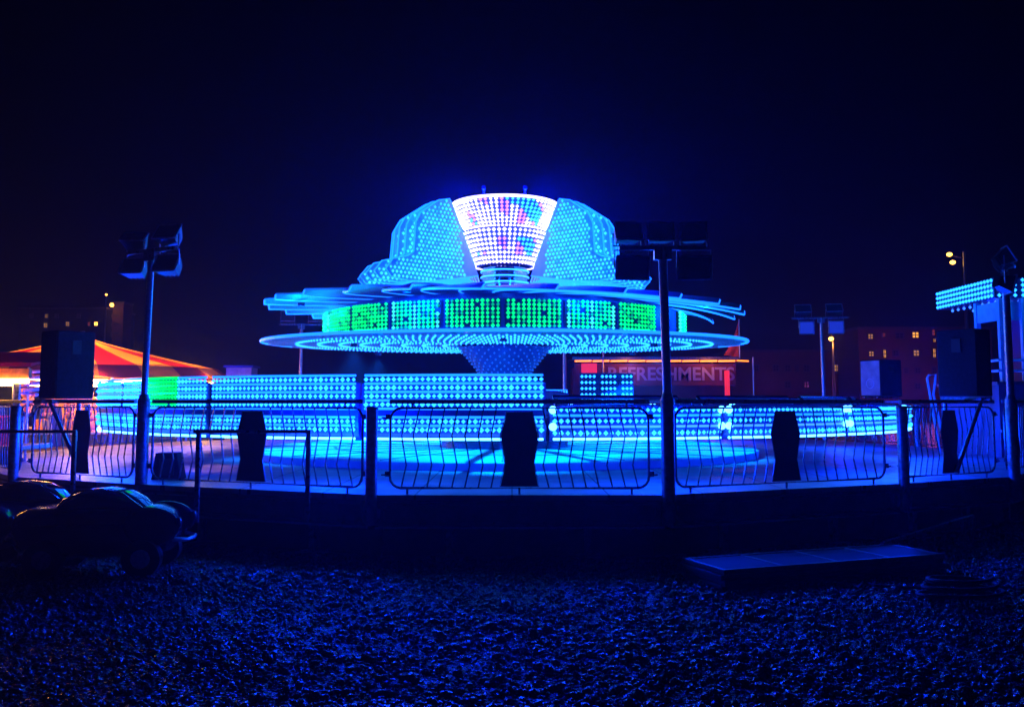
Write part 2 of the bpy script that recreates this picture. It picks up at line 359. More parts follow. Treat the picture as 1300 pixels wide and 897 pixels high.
def barrier(i):
    a = Vector((*POLY[i], 0)); b = Vector((*POLY[(i + 1) % len(POLY)], 0)); u = (b - a).normalized(); LL = (b - a).length
    t = thing('barrier_panel', ORD.get(i) or SIDE[i], 'barrier', tuple((a + b) / 2 + Vector((0, 0, DZ))), math.atan2(u.y, u.x) + random.uniform(-0.006, 0.006), 'tubular barriers round the ride stage')
    W = LL - 0.34; h = W / 2; z0 = 0.07; z1 = 0.98; rc = 0.13
    near = i in (0, 1, 2, 16, 17, 3, 15)
    q = []
    for cx, cz, a0 in ((h - rc, z1 - rc, 0), (-h + rc, z1 - rc, 90), (-h + rc, z0 + rc, 180), (h - rc, z0 + rc, 270)):
        for k in range(5):
            an = R(a0 + k * 22.5); q.append((cx + rc * math.cos(an), 0, cz + rc * math.sin(an)))
    mb = MB(); mb.path(q, 0.016, 'darksteel', 8, closed=True); mb.build('frame', t, smooth=True)
    mb = MB(); mb.box((0, 0, 1.055), (W + 0.02, 0.055, 0.05), 'darksteel')
    for s in (-1, 1): mb.path([(s * (h - 0.25), 0, z1), (s * (h - 0.25), 0, 1.03)], 0.014, 'darksteel', 6)
    mb.build('top_rail', t, bevel=0.006)
    for s in (-1, 0, 1):
        mb = MB(); mb.path([(s * (h - 0.2), 0, 0.0), (s * (h - 0.2), 0, z0)], 0.014, 'darksteel', 6); mb.build('foot', t)
    for s in (-1, 1):
        for z in (0.87, 0.22):
            mb = MB(); mb.box((s * (h + 0.055), 0, z), (0.09, 0.02, 0.018), 'darksteel'); mb.box((s * (h + 0.03), 0, z + 0.01), (0.05, 0.035, 0.06), 'darksteel'); mb.build('bracket', t)
    sx = W / 3.0
    n = 8 if W > 2.8 else (7 if W > 2.5 else 6)
    bw = 0.21 if W > 2.5 else 0.17
    step = (h - 0.1 - bw) / n
    for s in (-1, 1):
        for k in range(n):
            x = s * (bw + 0.02 + step * (k + 0.25)); d = 0.065
            mb = MB(); d += random.uniform(-0.008, 0.008); x += random.uniform(-0.004, 0.004); mb.path([(x, 0, z1), (x + s * d, 0, 0.66), (x + s * 0.005, 0, 0.33), (x + s * d, 0, z0)], 0.0095, 'darksteel', 6 if near else 4)
            mb.build('bar', t)
    k = bw / 0.21
    hexa = [(-0.145 * k, z1 - 0.045), (-0.215 * k, 0.66), (-0.16 * k, 0.35), (-0.215 * k, 0.09), (0.215 * k, 0.09), (0.16 * k, 0.35), (0.215 * k, 0.66), (0.145 * k, z1 - 0.045)]
    mb = MB(); mb.prism(hexa, 0.012, 'black', (Vector((1, 0, 0)), Vector((0, 0, 1)), Vector((0, 1, 0)), Vector((0, -0.006, 0)))); mb.build('board', t)
    mb = MB(); mb.path([(x * 1.04, -0.002, z) for x, z in hexa], 0.007, 'darksteel', 5, closed=True); mb.build('board_edge', t)
for i in range(len(POLY)): barrier(i)

def short_post(i, label):
    x, y = P0[i]
    t = thing('fence_post', label, 'post', (x, y, 0.0), 0, 'posts between the stage barriers')
    mb = MB(); mb.path([(0, 0, 0.42), (0, 0, 1.74)], 0.068, 'poststeel', 20); mb.build('tube', t, smooth=True)
    mb = MB(); mb.lathe([(0.0, 1.752), (0.05, 1.752), (0.07, 1.742), (0.072, 1.715)], 'darksteel', 20); mb.build('cap', t, smooth=True)
    mb = MB(); mb.box((0, 0.02, 0.52), (0.2, 0.03, 0.16), 'darksteel'); mb.build('mounting_plate', t)
P0 = offset(POLY, 0.14)
PL = {0: 'short blue-lit post left of the front centre barrier', 2: 'short thick post right of the central mast, between two barriers', 16: 'short bright-edged post at the far left end beneath the speaker cabinet',
      4: 'short side post behind the pay booth mast', 5: 'short side post on the right of the ride', 6: 'short post on the right rear side of the stage', 8: 'short rear post behind the right of the ride',
      10: 'short rear post directly behind the hub', 12: 'short rear post at the left back corner', 13: 'short left side post in front of the tent', 14: 'short left side post level with the ride',
      15: 'short left side post next to the angled front barrier'}
for i, l in PL.items(): short_post(i, l)

# ------------------------------------------------------------------ flood masts
def flood_head(parent, x, z, w, h, tilt, yaw=0.0, up=True, lit=None):
    """box floodlight with rim, lens and stirrup, built round its own centre"""
    rm = Matrix.Rotation(yaw, 3, 'Z') @ Matrix.Rotation(tilt, 3, 'X'); O = Vector((x, -0.02, z))
    def P(a, b, c): return O + rm @ Vector((a, b, c))
    mb = MB(); w2, h2 = w / 2, h / 2
    vs = [P(-w2, -0.05, -h2), P(w2, -0.05, -h2), P(w2, -0.05, h2), P(-w2, -0.05, h2), P(-w2 * 0.7, 0.13, -h2 * 0.6), P(w2 * 0.7, 0.13, -h2 * 0.6), P(w2 * 0.7, 0.13, h2 * 0.6), P(-w2 * 0.7, 0.13, h2 * 0.6)]
    mb.add(vs, [(0, 1, 2, 3), (5, 4, 7, 6), (4, 0, 3, 7), (1, 5, 6, 2), (4, 5, 1, 0), (3, 2, 6, 7)], 'black')
    for i_, j_ in ((0, 1), (1, 2), (2, 3), (3, 0)): mb.path([vs[i_], vs[j_]], 0.014, 'poststeel', 5)
    for k in range(4):
        a = -w2 * 0.55 + k * w2 * 0.37; mb.box(P(a, 0.14, 0), (0.008, 0.05, h * 0.6), 'black', rm)
    hd = mb.build('flood_head', parent)
    mb = MB(); mb.add([P(-w2 * 0.9, -0.056, -h2 * 0.88), P(w2 * 0.9, -0.056, -h2 * 0.88), P(w2 * 0.9, -0.056, h2 * 0.88), P(-w2 * 0.9, -0.056, h2 * 0.88)], [(0, 1, 2, 3)], lit or 'lens')
    mb.build('lens', hd)
    return hd
def mast(i, label, ztop, rz, heads, r=0.052, bar=(-0.5, 0.5), lean=0.0):
    x, y = P0[i] if isinstance(i, int) else i
    t = thing('flood_mast', label, 'light mast', (x, y, 0), rz, 'floodlight masts round the ride')
    mb = MB(); mb.path([(0, 0, 0.42), (0, 0, 1.84)], 0.078, 'poststeel', 20); mb.path([(0, 0, 1.8), (0, 0, 1.9)], [0.078, 0.055], 'poststeel', 20); mb.build('base_sleeve', t, smooth=True)
    mb = MB(); mb.path([(0, 0, 1.85), (lean * 0.5, 0, (1.85 + ztop) / 2), (lean, 0, ztop)], r, 'steel', 20); mb.build('pole', t, smooth=True)
    mb = MB(); mb.box((lean + (bar[0] + bar[1]) / 2, 0, ztop), (bar[1] - bar[0], 0.06, 0.05), 'darksteel'); mb.box((lean, 0, ztop - 0.06), (0.2, 0.1, 0.16), 'darksteel')
    mb.build('crossbar', t, bevel=0.005)
    for hx, up, w, h, tilt, yaw, lit in heads:
        z = ztop + 0.06 + h / 2 if up else ztop - 0.09 - h / 2
        hd = flood_head(t, lean + hx, z, w, h, tilt, yaw, up, lit)
        mb = MB(); zz = ztop + 0.025 if up else ztop - 0.025
        mb.path([(lean + hx - w * 0.52, 0.0, z), (lean + hx - w * 0.52, 0.0, zz), (lean + hx + w * 0.52, 0.0, zz), (lean + hx + w * 0.52, 0.0, z)], 0.011, 'steel', 5)
        mb.build('stirrup', hd)
    return t
mast(1, 'tall dark floodlight mast with five heads at the front centre of the stage', 3.57, 0,
     [(-0.41, True, 0.31, 0.22, R(-22), 0.25, None), (-0.03, True, 0.31, 0.22, R(-15), 0.1, None), (0.36, True, 0.30, 0.22, R(-15), -0.2, None),
      (-0.36, False, 0.38, 0.27, R(15), 0.1, None), (0.36, False, 0.38, 0.27, R(18), -0.15, None)], lean=-0.03)
mast((-4.78, 12.32), 'tall floodlight mast on the left in front of the striped tent', 3.78, R(-28),
     [(-0.30, True, 0.32, 0.20, R(-52), 0.45, None), (0.32, True, 0.33, 0.25, R(-38), 0.25, None), (-0.30, False, 0.32, 0.24, R(-30), 0.35, None), (0.33, False, 0.33, 0.25, R(-28), 0.25, None)], bar=(-0.42, 0.45), lean=0.05, r=0.042)
mast(3, 'tall floodlight mast at the right edge beside the lit pay booth', 3.66, R(62),
     [(-0.3, True, 0.26, 0.24, R(-30), 0.3, None), (0.3, True, 0.26, 0.24, R(-35), 0.0, None), (-0.3, False, 0.28, 0.24, R(15), 0.4, None), (0.3, False, 0.28, 0.24, R(25), 0.0, None)], bar=(-0.4, 0.4))
mast(7, 'distant floodlight mast with four pale heads at the right rear of the stage', 4.15, R(-12),
     [(-0.48, True, 0.44, 0.36, R(-50), 0, None), (0.36, True, 0.44, 0.36, R(-50), 0, None), (-0.40, False, 0.40, 0.36, R(5), 0.1, 'blueglass'), (0.40, False, 0.40, 0.36, R(5), -0.1, 'blueglass')], bar=(-0.8, 0.75), lean=-0.02)
mast(11, 'rear left floodlight mast half hidden behind the ride', 4.1, R(10),
     [(-0.4, True, 0.4, 0.32, R(-20), 0, None), (0.4, True, 0.4, 0.32, R(-20), 0, None)], bar=(-0.65, 0.65))
mast(9, 'rear floodlight mast behind the ride hub beside the refreshment stall', 4.1, 0,
     [(-0.4, True, 0.4, 0.32, R(-20), 0, None), (0.4, True, 0.4, 0.32, R(-20), 0, None)], bar=(-0.65, 0.65))

# ------------------------------------------------------------------ front handrails
def handrail(x0, x1, legs, Y, z, label):
    xa = at(x0, 547, Y).x; xb = at(x1, 547, Y).x
    t = thing('entry_handrail', label, 'handrail', ((xa + xb) / 2, Y, 0), 0, 'handrails in front of the stage'); xm = (xa + xb) / 2
    mb = MB(); mb.path([(xa - xm, 0, z), (xb - xm, 0, z)], 0.022, 'darksteel', 10); mb.build('rail', t, smooth=True)
    for l in legs:
        x = at(l, 600, Y).x - xm
        mb = MB(); zl = 0.45 if Y < 11 else 0.0; mb.box((x, 0, (z + zl) / 2), (0.05, 0.05, z - zl), 'darksteel'); mb.build('leg', t, bevel=0.005)
    return t
handrail(246, 395, [251, 391], 10.81, 1.467, 'low square-legged handrail in front of the barrier beside the short front post')
handrail(-60, 97, [-50, 93], 12.0, 1.43, 'low handrail running off the left edge, in front of the tent-side barrier')

# ------------------------------------------------------------------ THE RIDE
ride = thing('spinning_ride', 'large blue-lit spinning fairground ride with a winged light crown over a green-lit drum', 'fairground ride', tuple(CEN) [:2] + (DZ,))
RB = DZ
def RZ(px): return at(641, px, 19.6).z - RB      # height on the axis for a photo row, relative to the ride base
mb = MB(); mb.lathe([(0, 0.14), (5.0, 0.14), (5.06, 0.12), (5.06, 0.003)], 'plate', 96); mb.build('base_plate', ride, smooth=True)
mb = MB()
for k in range(16):
    a = 2 * PI * k / 16; mb.box((2.9 * math.cos(a), 2.9 * math.sin(a), 0.146), (4.2, 0.02, 0.012), 'darksteel', a)
mb.lathe([(3.4, 0.146), (3.4, 0.152), (3.46, 0.152), (3.46, 0.146)], 'darksteel', 64); mb.build('plate_seams', ride)
mb = MB(); mb.lathe([(1.3, 0.14), (1.3, 0.3), (0.8, 0.42), (0.62, 0.5), (0.62, RZ(487)), (0.0, RZ(487))], 'navy', 40); mb.build('hub_base', ride, smooth=True)
# lower funnel with dim bulbs
z0, z1 = RZ(487), RZ(441)
mb = MB(); mb.lathe([(0.50, z0), (0.54, z0 + 0.25), (0.95, z1)], 'blueint', 40); low = mb.build('lower_funnel', ride, smooth=True)
mb = MB()
for j in range(12):
    t = j / 11; z = z0 + 0.03 + (z1 - z0 - 0.06) * t; r = (0.50 + 0.04 * min(1, (z - z0) / 0.25) + max(0, (z - z0 - 0.25)) / (z1 - z0 - 0.25) * 0.41) + 0.02
    for k in range(26): a = 2 * PI * (k + 0.5 * (j % 2)) / 26; mb.bulb((r * math.cos(a), r * math.sin(a), z), 0.026, 'cyandim')
mb.build('bulbs', low)

# lower wheel: radial plates with rows of bulbs beneath, tilted a little towards the front
ZD = RZ(438)
wheel = MB(); wheel.lathe([(0.9, 0.0), (1.2, -0.02), (1.2, 0.1), (0.5, 0.12)], 'plate', 48)
wheel = wheel.build('lower_wheel', ride, smooth=True); wheel.location = (0, 0, ZD); wheel.rotation_euler = (R(1.0), 0, 0)
NP = 20
def wheel_plate():
    w0 = PI / NP * 0.985
    outl = []
    rs = [1.1, 2.0, 3.0, 4.0, 4.45, 4.75, 4.85]
    wf = [0.97, 0.975, 0.98, 0.98, 0.93, 0.7, 0.35]
    outl = [(r * math.cos(w0 * f), -r * math.sin(w0 * f)) for r, f in zip(rs, wf)] + [(r * math.cos(w0 * f), r * math.sin(w0 * f)) for r, f in reversed(list(zip(rs, wf)))]
    mb = MB(); mb.prism(outl, 0.05, 'plate', d0=0.0)
    p = mb.build('wheel_plate', wheel)
    # bulbs
    mb = MB()
    for q in range(10):
        r = 4.22 - 0.42 * q
        if r < 1.0: break
        n = max(2, int(2 * PI * r / NP / 0.13))
        for k in range(n):
            a = -PI / NP + 2 * PI / NP * (k + 0.5) / n
            mb.bulb((r * math.cos(a), r * math.sin(a), -0.018), 0.028, 'cyan')
    return p, mb
def led(mb, a, P_, parent):
    pass
PLT, BL = wheel_plate()
bl = BL.build('bulbs', None); bl.parent = PLT
for k in range(1, NP):
    c = copy_tree(PLT, wheel); c.rotation_euler.z = 2 * PI * k / NP
mb = MB()
mb.path([(4.9 * math.cos(2 * PI * k / 120), 4.9 * math.sin(2 * PI * k / 120), 0.03) for k in range(120)], 0.03, 'cyanrope', 6, closed=True); mb.build('rim_light', wheel)
# green drum
ZD1, ZD2 = RZ(434), RZ(402)
drum = MB(); drum.lathe([(3.62, ZD1), (3.62, ZD2), (3.3, ZD2 + 0.12), (1.0, ZD2 + 0.2)], 'blueint', 96); drum.lathe([(3.62, ZD1), (3.0, ZD1 - 0.03)], 'blueint', 96)
drum = drum.build('drum', ride, smooth=True)
ND = 22
for k in range(ND):
    a0 = 2 * PI * k / ND
    if k % 11 == 9: continue
    mb = MB(); H = ZD2 - ZD1; nb = 11
    mb.lathe([(3.64, ZD1 + 0.02), (3.665, ZD1 + 0.03), (3.665, ZD2 - 0.03), (3.64, ZD2 - 0.02)], 'navy', 6, a0=a0 - PI / ND * 0.94, a1=a0 + PI / ND * 0.94)
    pn = mb.build('light_panel', drum)
    mb = MB()
    for i in range(nb):
        for j in range(7):
            if (k * 7 + i * 3 + j * 5) % 31 == 0: continue
            a = a0 + (i + 0.5 - nb / 2) / nb * 2 * PI / ND * 0.92
            edge = i in (0, 5, 10)
            mb.bulb((3.69 * math.cos(a), 3.69 * math.sin(a), ZD1 + 0.05 + (H - 0.1) * j / 6), random.uniform(0.030, 0.041), 'greendim' if random.random() < 0.12 else 'mint' if (edge and k % 3 == 0) else 'green')
    mb.build('bulbs', pn)
mb = MB(); mb.lathe([(3.63, ZD1 - 0.02), (3.70, ZD1 - 0.03), (3.70, ZD1 + 0.0), (3.63, ZD1 + 0.01)], 'cyanrope', 96); mb.build('drum_rim_light', drum)

# upper canopy of curved blades
ZC = RZ(394)
canopy = MB(); canopy.lathe([(0.52, 0.30), (1.0, 0.27), (1.9, 0.2), (1.9, 0.14), (0.5, 0.2)], 'canvaspale', 48)
canopy = canopy.build('blade_hub', ride, smooth=True); canopy.location = (0, 0, ZC); canopy.rotation_euler = (R(0.6), R(1.0), 0)
NB = 26
def blade():
    top = []; bot = []; edgeL = []; edgeR = []
    n = 14
    for i in range(n + 1):
        t = i / n; r = 1.5 + 3.35 * t
        ang = 0.30 * t * t            # sickle sweep
        half = (0.26 + 0.34 * math.sin(PI * min(1, t * 1.02) ** 0.9)) * (1 - t ** 6 * 0.9)
        z = 0.18 - 0.20 * t ** 1.6 + 0.03 * math.sin(t * PI)
        c = Vector((r * math.cos(ang), r * math.sin(ang), z)); d = Vector((-math.sin(ang), math.cos(ang), 0))
        edgeL.append(c - d * half + Vector((0, 0, -0.03))); edgeR.append(c + d * half + Vector((0, 0, 0.05)))
    vs = []; fs = []
    for l, r_ in zip(edgeL, edgeR): vs += [l, r_, r_ - Vector((0, 0, 0.035)), l - Vector((0, 0, 0.035))]
    for i in range(n):
        for k in range(4): fs.append((i * 4 + k, i * 4 + (k + 1) % 4, i * 4 + 4 + (k + 1) % 4, i * 4 + 4 + k))
    fs += [(3, 2, 1, 0), (n * 4, n * 4 + 1, n * 4 + 2, n * 4 + 3)]
    mb = MB(); mb.add(vs, fs, 'canvaspale'); b = mb.build('blade', canopy, smooth=True)
    mb = MB(); off = Vector((0, 0, -0.03))
    mb.path([p + off for p in edgeL], 0.018, 'cyanrope', 6); mb.path([edgeL[-1] + off, edgeR[-1] + off], 0.018, 'cyanrope', 6)
    e = mb.build('edge_light', None); e.parent = b
    return b
bd = blade()
for k in range(1, NB):
    c = copy_tree(bd, canopy); c.rotation_euler.z = 2 * PI * k / NB

# chrome collar
za, zb = RZ(364), RZ(342)
mb = MB(); pr = [(0.46, za - 0.5), (0.46, za)]
for q in range(3):
    zz = za + (zb - za) * (q + 0.5) / 3; pr += [(0.46, zz - 0.05), (0.50, zz - 0.03), (0.50, zz + 0.03), (0.46, zz + 0.05)]
pr += [(0.46, zb), (0.4, zb + 0.01)]
mb.lathe(pr, 'chrome', 48); collar = mb.build('collar', ride, smooth=True)
mb = MB()
for q in range(3):
    zz = za + (zb - za) * (q + 0.5) / 3; mb.lathe([(0.503, zz - 0.012), (0.512, zz), (0.503, zz + 0.012)], 'cyan', 48)
mb.build('ring_light', collar)

# central bulb funnels
def funnel(name, zb_, rb, zt, rt, rows, nper, white_rows):
    mb = MB(); mb.lathe([(rb - 0.05, zb_), (rb, zb_ + 0.01), (rt, zt), (rt - 0.08, zt + 0.02), (0.2, zt - 0.15)], 'blueint', 56); f = mb.build(name, ride, smooth=True)
    mb = MB()
    for j in range(rows):
        t = (j + 0.3) / rows; z = zb_ + (zt - zb_) * t; r = rb + (rt - rb) * t + 0.03
        for k in range(nper):
            a = 2 * PI * k / nper
            h = (math.sin(a * 3 + j * 0.35) + 0.4 * math.sin(a * 7 + j))
            m = 'white' if (j in white_rows or h > 0.25 or abs(math.cos(a)) > 0.82) else ('cyan' if h < -0.5 else ('pink' if (k // 2) % 2 else 'white'))
            mb.bulb((r * math.cos(a), r * math.sin(a), z), random.uniform(0.034, 0.046), m)
    mb.build('bulbs', f)
zA, zB, zC = RZ(339), RZ(297), RZ(263)
funnel('inner_funnel', zA, 0.60, zB, 0.90, 8, 52, (0, 1, 6, 7))
funnel('upper_funnel', zB + 0.02, 0.76, zC, 1.10, 8, 62, (0,))
mb = MB(); mb.lathe([(1.12, zC - 0.02), (1.15, zC + 0.01), (1.12, zC + 0.04)], 'white', 56); mb.build('crown_ring', ride)

# crown wings: two fans of upright bulb-covered fins
zs = lambda p: RZ(p)
OUT = [(0.86, zs(340)), (1.44, zs(272)), (1.50, zs(266)), (1.78, zs(270)), (2.22, zs(288)), (2.33, zs(300)), (2.38, zs(335)), (2.52, zs(341)),
       (2.86, zs(346)), (3.02, zs(358)), (2.9, zs(366)), (2.5, zs(369)), (1.9, zs(366)), (1.3, zs(360)), (0.75, zs(354))]
def inside(p, poly):
    x, y = p; c = False; j = len(poly) - 1
    for i in range(len(poly)):
        if (poly[i][1] > y) != (poly[j][1] > y) and x < (poly[j][0] - poly[i][0]) * (y - poly[i][1]) / (poly[j][1] - poly[i][1]) + poly[i][0]: c = not c
        j = i
    return c
def fin():
    fr = (Vector((1, 0, 0)), Vector((0, 0, 1)), Vector((0, 1, 0)), Vector((0, -0.02, 0)))
    mb = MB(); mb.prism(OUT, 0.04, 'canvaspale', fr); f = mb.build('crown_fin', ride)
    mb = MB(); mb.path([(x, 0, z) for x, z in OUT], 0.022, 'cyanrope', 6, closed=True); e = mb.build('edge_light', None); e.parent = f
    mb = MB(); row = 0
    z = zs(370)
    while z < zs(250):
        r = 0.7 + (0.047 if row % 2 else 0)
        while r < 3.1:
            if inside((r, z), OUT) and inside((r + 0.05, z), OUT) and inside((r - 0.05, z), OUT) and r > 1.02 + 0.22 * (1 - abs((z - zs(310)) / 1.2)):
                for s in (-1, 1): mb.bulb((r, s * 0.035, z), random.uniform(0.026, 0.038), 'cyan' if random.random() > 0.06 else 'cyanrope')
            r += 0.095
        z += 0.08; row += 1
    e = mb.build('bulbs', None); e.parent = f
    return f
fn = fin()
angs = []
for s in (0, PI):
    for a in (-43, -35, -27, -18, -9, 0, 9, 18, 27, 35, 43): angs.append(s + R(a))
fn.rotation_euler.z = angs[0]
for a in angs[1:]:
    c = copy_tree(fn, ride); c.rotation_euler.z = a

# suspended cars
NC = 20; RC = 7.2
def car_body(tall):
    """car local frame: +x outward, y tangential; origin at deck level under the car"""
    root = bpy.data.objects.new('ride_car', None); COL.objects.link(root); root.parent = ride
    h = 1.36 if tall else 1.0
    # tub: outer back curved shell
    n = 12; vs = []; fs = []; W = 1.10
    prof = [(0.05, 0.54), (0.42, 0.56), (0.50, 0.66), (0.52, 0.85), (0.50, h), (0.44, h + 0.02), (0.40, h - 0.02), (0.38, 0.9), (0.0, 0.86), (-0.35, 0.84), (-0.42, 0.8), (-0.40, 0.6), (-0.3, 0.54)]
    for i in range(n + 1):
        y = -W + 2 * W * i / n; k = -0.13 * (y / W) ** 2
        f = 1 - 0.10 * abs(y / W) ** 5
        for x, z in prof: vs.append((x + k, y * (7.2 + x) / 7.2, 0.54 + (z - 0.54) * f))
    m = len(prof)
    for i in range(n):
        for j in range(m): fs.append((i * m + j, (i + 1) * m + j, (i + 1) * m + (j + 1) % m, i * m + (j + 1) % m))
    fs += [tuple(range(m)), tuple(n * m + j for j in reversed(range(m)))]
    mb = MB(); mb.add(vs, fs, 'blueint'); tub = mb.build('tub', root, smooth=True)
    return root, tub, h
def car(kind):
    tall = kind in ('tall', 'green')
    root, tub, h = car_body(tall)
    def sur(y, z): return 0.51 - 0.13 * (y / 1.18) ** 2 + 0.02
    def strip(z, m_, g=False):
        mb = MB()
        for i0, i1, mm in (((0, 4, m_), (4, 9, 'green'), (9, 12, m_)) if g else ((0, 12, m_),)): mb.path([(sur(y, z) - 0.012, y, z) for y in [-1.14 + 0.19 * i for i in range(i0, i1 + 1)]], 0.017, mm, 6); mb.build('light_strip', tub)
    def row(z, m_, n, g=False):
        mb = MB()
        for i in range(n + 1):
            y = -1.12 + 2.24 * i / n; mb.bulb((sur(y, z), y, z), random.uniform(0.027, 0.038), ('green' if -0.38 < y < 0.55 else 'cyan') if g else m_)
        mb.build('bulb_row', tub)
    if tall:
        for j in range(7):
            z = 0.70 + j * 0.106; g = kind == 'green' and j > 2
            if j != 2: row(z, 'green' if g else 'cyan', 30, g)
            strip(z + 0.053, 'cyanrope', g)
    else:
        row(0.95, 'cyan', 28); strip(0.88, 'cyanrope'); row(0.81, 'cyan', 28); strip(0.74, 'bluelamp'); row(0.66, 'cyan', 28)
        for sy in (-1, 1):
            for z in (0.95, 0.74): mb = MB(); mb.ell((sur(1.15, z) + 0.02, sy * 1.15, z), (0.05, 0.05, 0.05), 'hotcyan', 10, 8); mb.build('marker_lamp', tub)
    mb = MB(); mb.path([(0.52 - 0.13 * (y / 1.18) ** 2, y, 0.585) for y in [-1.14 + 0.19 * i for i in range(13)]], 0.018, 'hotcyan', 6); mb.build('sill_light', tub)
    mb = MB(); mb.path([(-0.3, -0.9, 1.0), (-0.45, -0.9, 1.12), (-0.45, 0.9, 1.12), (-0.3, 0.9, 1.0)], 0.025, 'chrome', 8); mb.build('lap_bar', root, smooth=True)
    mb = MB(); mb.path([(-0.2, 0, 0.57), (-2.2, 0, 0.62), (-RC + 0.5, 0, 0.66)], [0.05, 0.06, 0.08], 'steel', 10); mb.build('sweep_arm', root, smooth=True)
    return root
KINDS = []
protos = {}
for k in range(NC):
    a = R(-90) + 2 * PI * (k + 0.75) / NC      # starts just right of the front
    px = 650 + 1200 * (CEN.x + RC * math.cos(a)) / (CEN.y + RC * math.sin(a))
    back = math.sin(a) > 0.25
    kind = 'low'
    if px < 700 and not back: kind = 'tall'
    if kind == 'tall' and 225 < px < 300: kind = 'green'
    if back and 480 < px < 690: kind = 'tall'
    if kind not in protos: protos[kind] = car(kind); c = protos[kind]
    else: c = copy_tree(protos[kind], ride)
    c.location = (RC * math.cos(a), RC * math.sin(a), 0); c.rotation_euler = (0, 0, a)
# a lit crest board standing on a rear arm, and bright marker lamps
mb = MB(); fr = at(770, 493, 22.0); x0 = fr.x - CEN.x; y0 = 22.0 - CEN.y
mb.box((x0, y0 + 0.03, fr.z - RB), (1.25, 0.05, 0.72), 'navy'); mb.path([(x0, y0 + 0.04, 0.5), (x0, y0 + 0.04, fr.z - RB - 0.3)], 0.04, 'steel', 8); cb = mb.build('crest_board', ride)
mb = MB()
for j in range(5):
    for i in range(13):
        if i in (4, 9): continue
        mb.bulb((x0 - 0.57 + i * 0.095, y0 - 0.02, fr.z - RB - 0.28 + j * 0.14), 0.04, 'cyan')
mb.build('bulbs', cb)
for px, py, Y in ((1080, 513, 17.5), (1079, 521, 17.5), (1197, 513, 15.8), (1197, 530, 15.8), (1080, 531, 17.5)):
    p = at(px, py, Y)
mk = [(-7.05, 0)]
for a_ in ():
    pass

# added fill lights carrying the bulbs' glow; some get an invented body
def ride_fill(r, a, z, col, P, size=0.08, vis=True, down=False):
    p = Vector((r * math.cos(a), r * math.sin(a), z))
    if vis:
        mb = MB(); mb.lathe([(0.0, 0.05), (0.07, 0.04), (0.07, -0.02), (0.0, -0.02)], 'navy', 10, c=tuple(p + Vector((0, 0, 0.11)))); mb.build('fill_light_body', ride)  # drum invented to carry the added light
    if down: light('SPOT', (CEN.x + p.x, CEN.y + p.y, RB + p.z), col, P, size, spot=R(108), blend=0.5)
    else: light('POINT', (CEN.x + p.x, CEN.y + p.y, RB + p.z), col, P, size)
for k in range(6):
    ride_fill(3.3, R(30 + 60 * k), ZD - 0.22, AQUA, 5600, down=True)  # added spots that brighten the base plate
for k in range(8):
    ride_fill(4.2, R(22.5 + 45 * k), ZC - 0.16, CYAN, 80)  # added fill points under the blades
for s in (0, 180):
    for a in (-66, -39, -22.5, -4.5, 4.5, 22.5, 39, 66):
        ride_fill(1.9, R(s + a), zs(296), CYAN, 55, vis=False)  # unseen fill added to brighten the fin faces
        ride_fill(2.2, R(s + a), zs(350), CYAN, 38, vis=False)  # unseen fill added for the lower fins
for a in (-70, -110):
    ride_fill(1.22, R(a), zC + 0.10, BLUE, 430, 0.1, vis=False)  # unseen point added for the halo over the crown
    pp = Vector((1.2 * math.cos(R(a)), 1.2 * math.sin(R(a)), zC)); mb = MB(); mb.path([pp + Vector((0, 0.15, -0.05)), pp + Vector((0, 0.05, 0.12)), pp + Vector((0, -0.04, 0.16))], [0.02, 0.02, 0.05], 'navy', 8); mb.build('fill_light_body', ride)  # bracket invented for the added spot
    light('SPOT', (CEN.x + 1.25 * math.cos(R(a)), CEN.y + 1.25 * math.sin(R(a)), RB + zC + 0.13), BLUE, 3600, 0.1, rot=(R(-59), 0, R(16 if a > -90 else -16)), spot=R(56), blend=0.7)  # added spot aimed outward to light the shingle
for a in range(0, 360, 30):
    ride_fill(8.0, R(a - 45), 0.60, (0.0, 0.02, 1.0), 360, 0.08, vis=False)  # unseen ring of fills added to light the deck

# ------------------------------------------------------------------ speaker cabinets
def cabinet(cx, y0, y1, Y, yaw, w, d, label, pale=False, struts=None):
    pc = at(cx, y1, Y); h = at(cx, y0, Y).z - pc.z
    t = thing('speaker_cabinet', label, 'speaker', (pc.x, Y, pc.z), yaw, 'tall speaker cabinets above the barriers')
    mb = MB(); mb.box((0, 0, h / 2), (w, d, h), 'cabinet'); mb.build('cabinet_box', t, bevel=0.015)
    mb = MB(); mb.box((w * 0.0, -d / 2 - 0.004, h * 0.76), (w * 0.24, 0.012, h * 0.2), 'black'); mb.build('handle', t, bevel=0.004)
    mb = MB(); mb.box((-w / 2 - 0.004, 0, h / 2), (0.01, d * 0.9, h * 0.94), 'cab_lit_tone' if pale else 'cabinet'); g = mb.build('grille', t)
    if pale:
        g['label'] = 'grille painted pale as if lit'
        mb = MB(); mb.path([(-w / 2 - 0.014, 0.13 * math.cos(k * PI / 8), h * 0.35 + 0.13 * math.sin(k * PI / 8)) for k in range(16)], 0.012, 'boothwhite', 5, closed=True); mb.build('emblem', t)
    mb = MB()
    for s in (-1, 1): mb.box((0, s * d * 0.3, -0.03), (w * 1.05, 0.05, 0.05), 'darksteel')
    mb.build('support_rail', t)
    for (a, b) in (struts or []):
        inv = (Matrix.Translation((pc.x, Y, pc.z)) @ Matrix.Rotation(yaw, 4, 'Z')).inverted()
        mb = MB(); mb.path([inv @ a, inv @ b], 0.028, 'steel', 8); mb.build('strut', t, smooth=True)
    return t
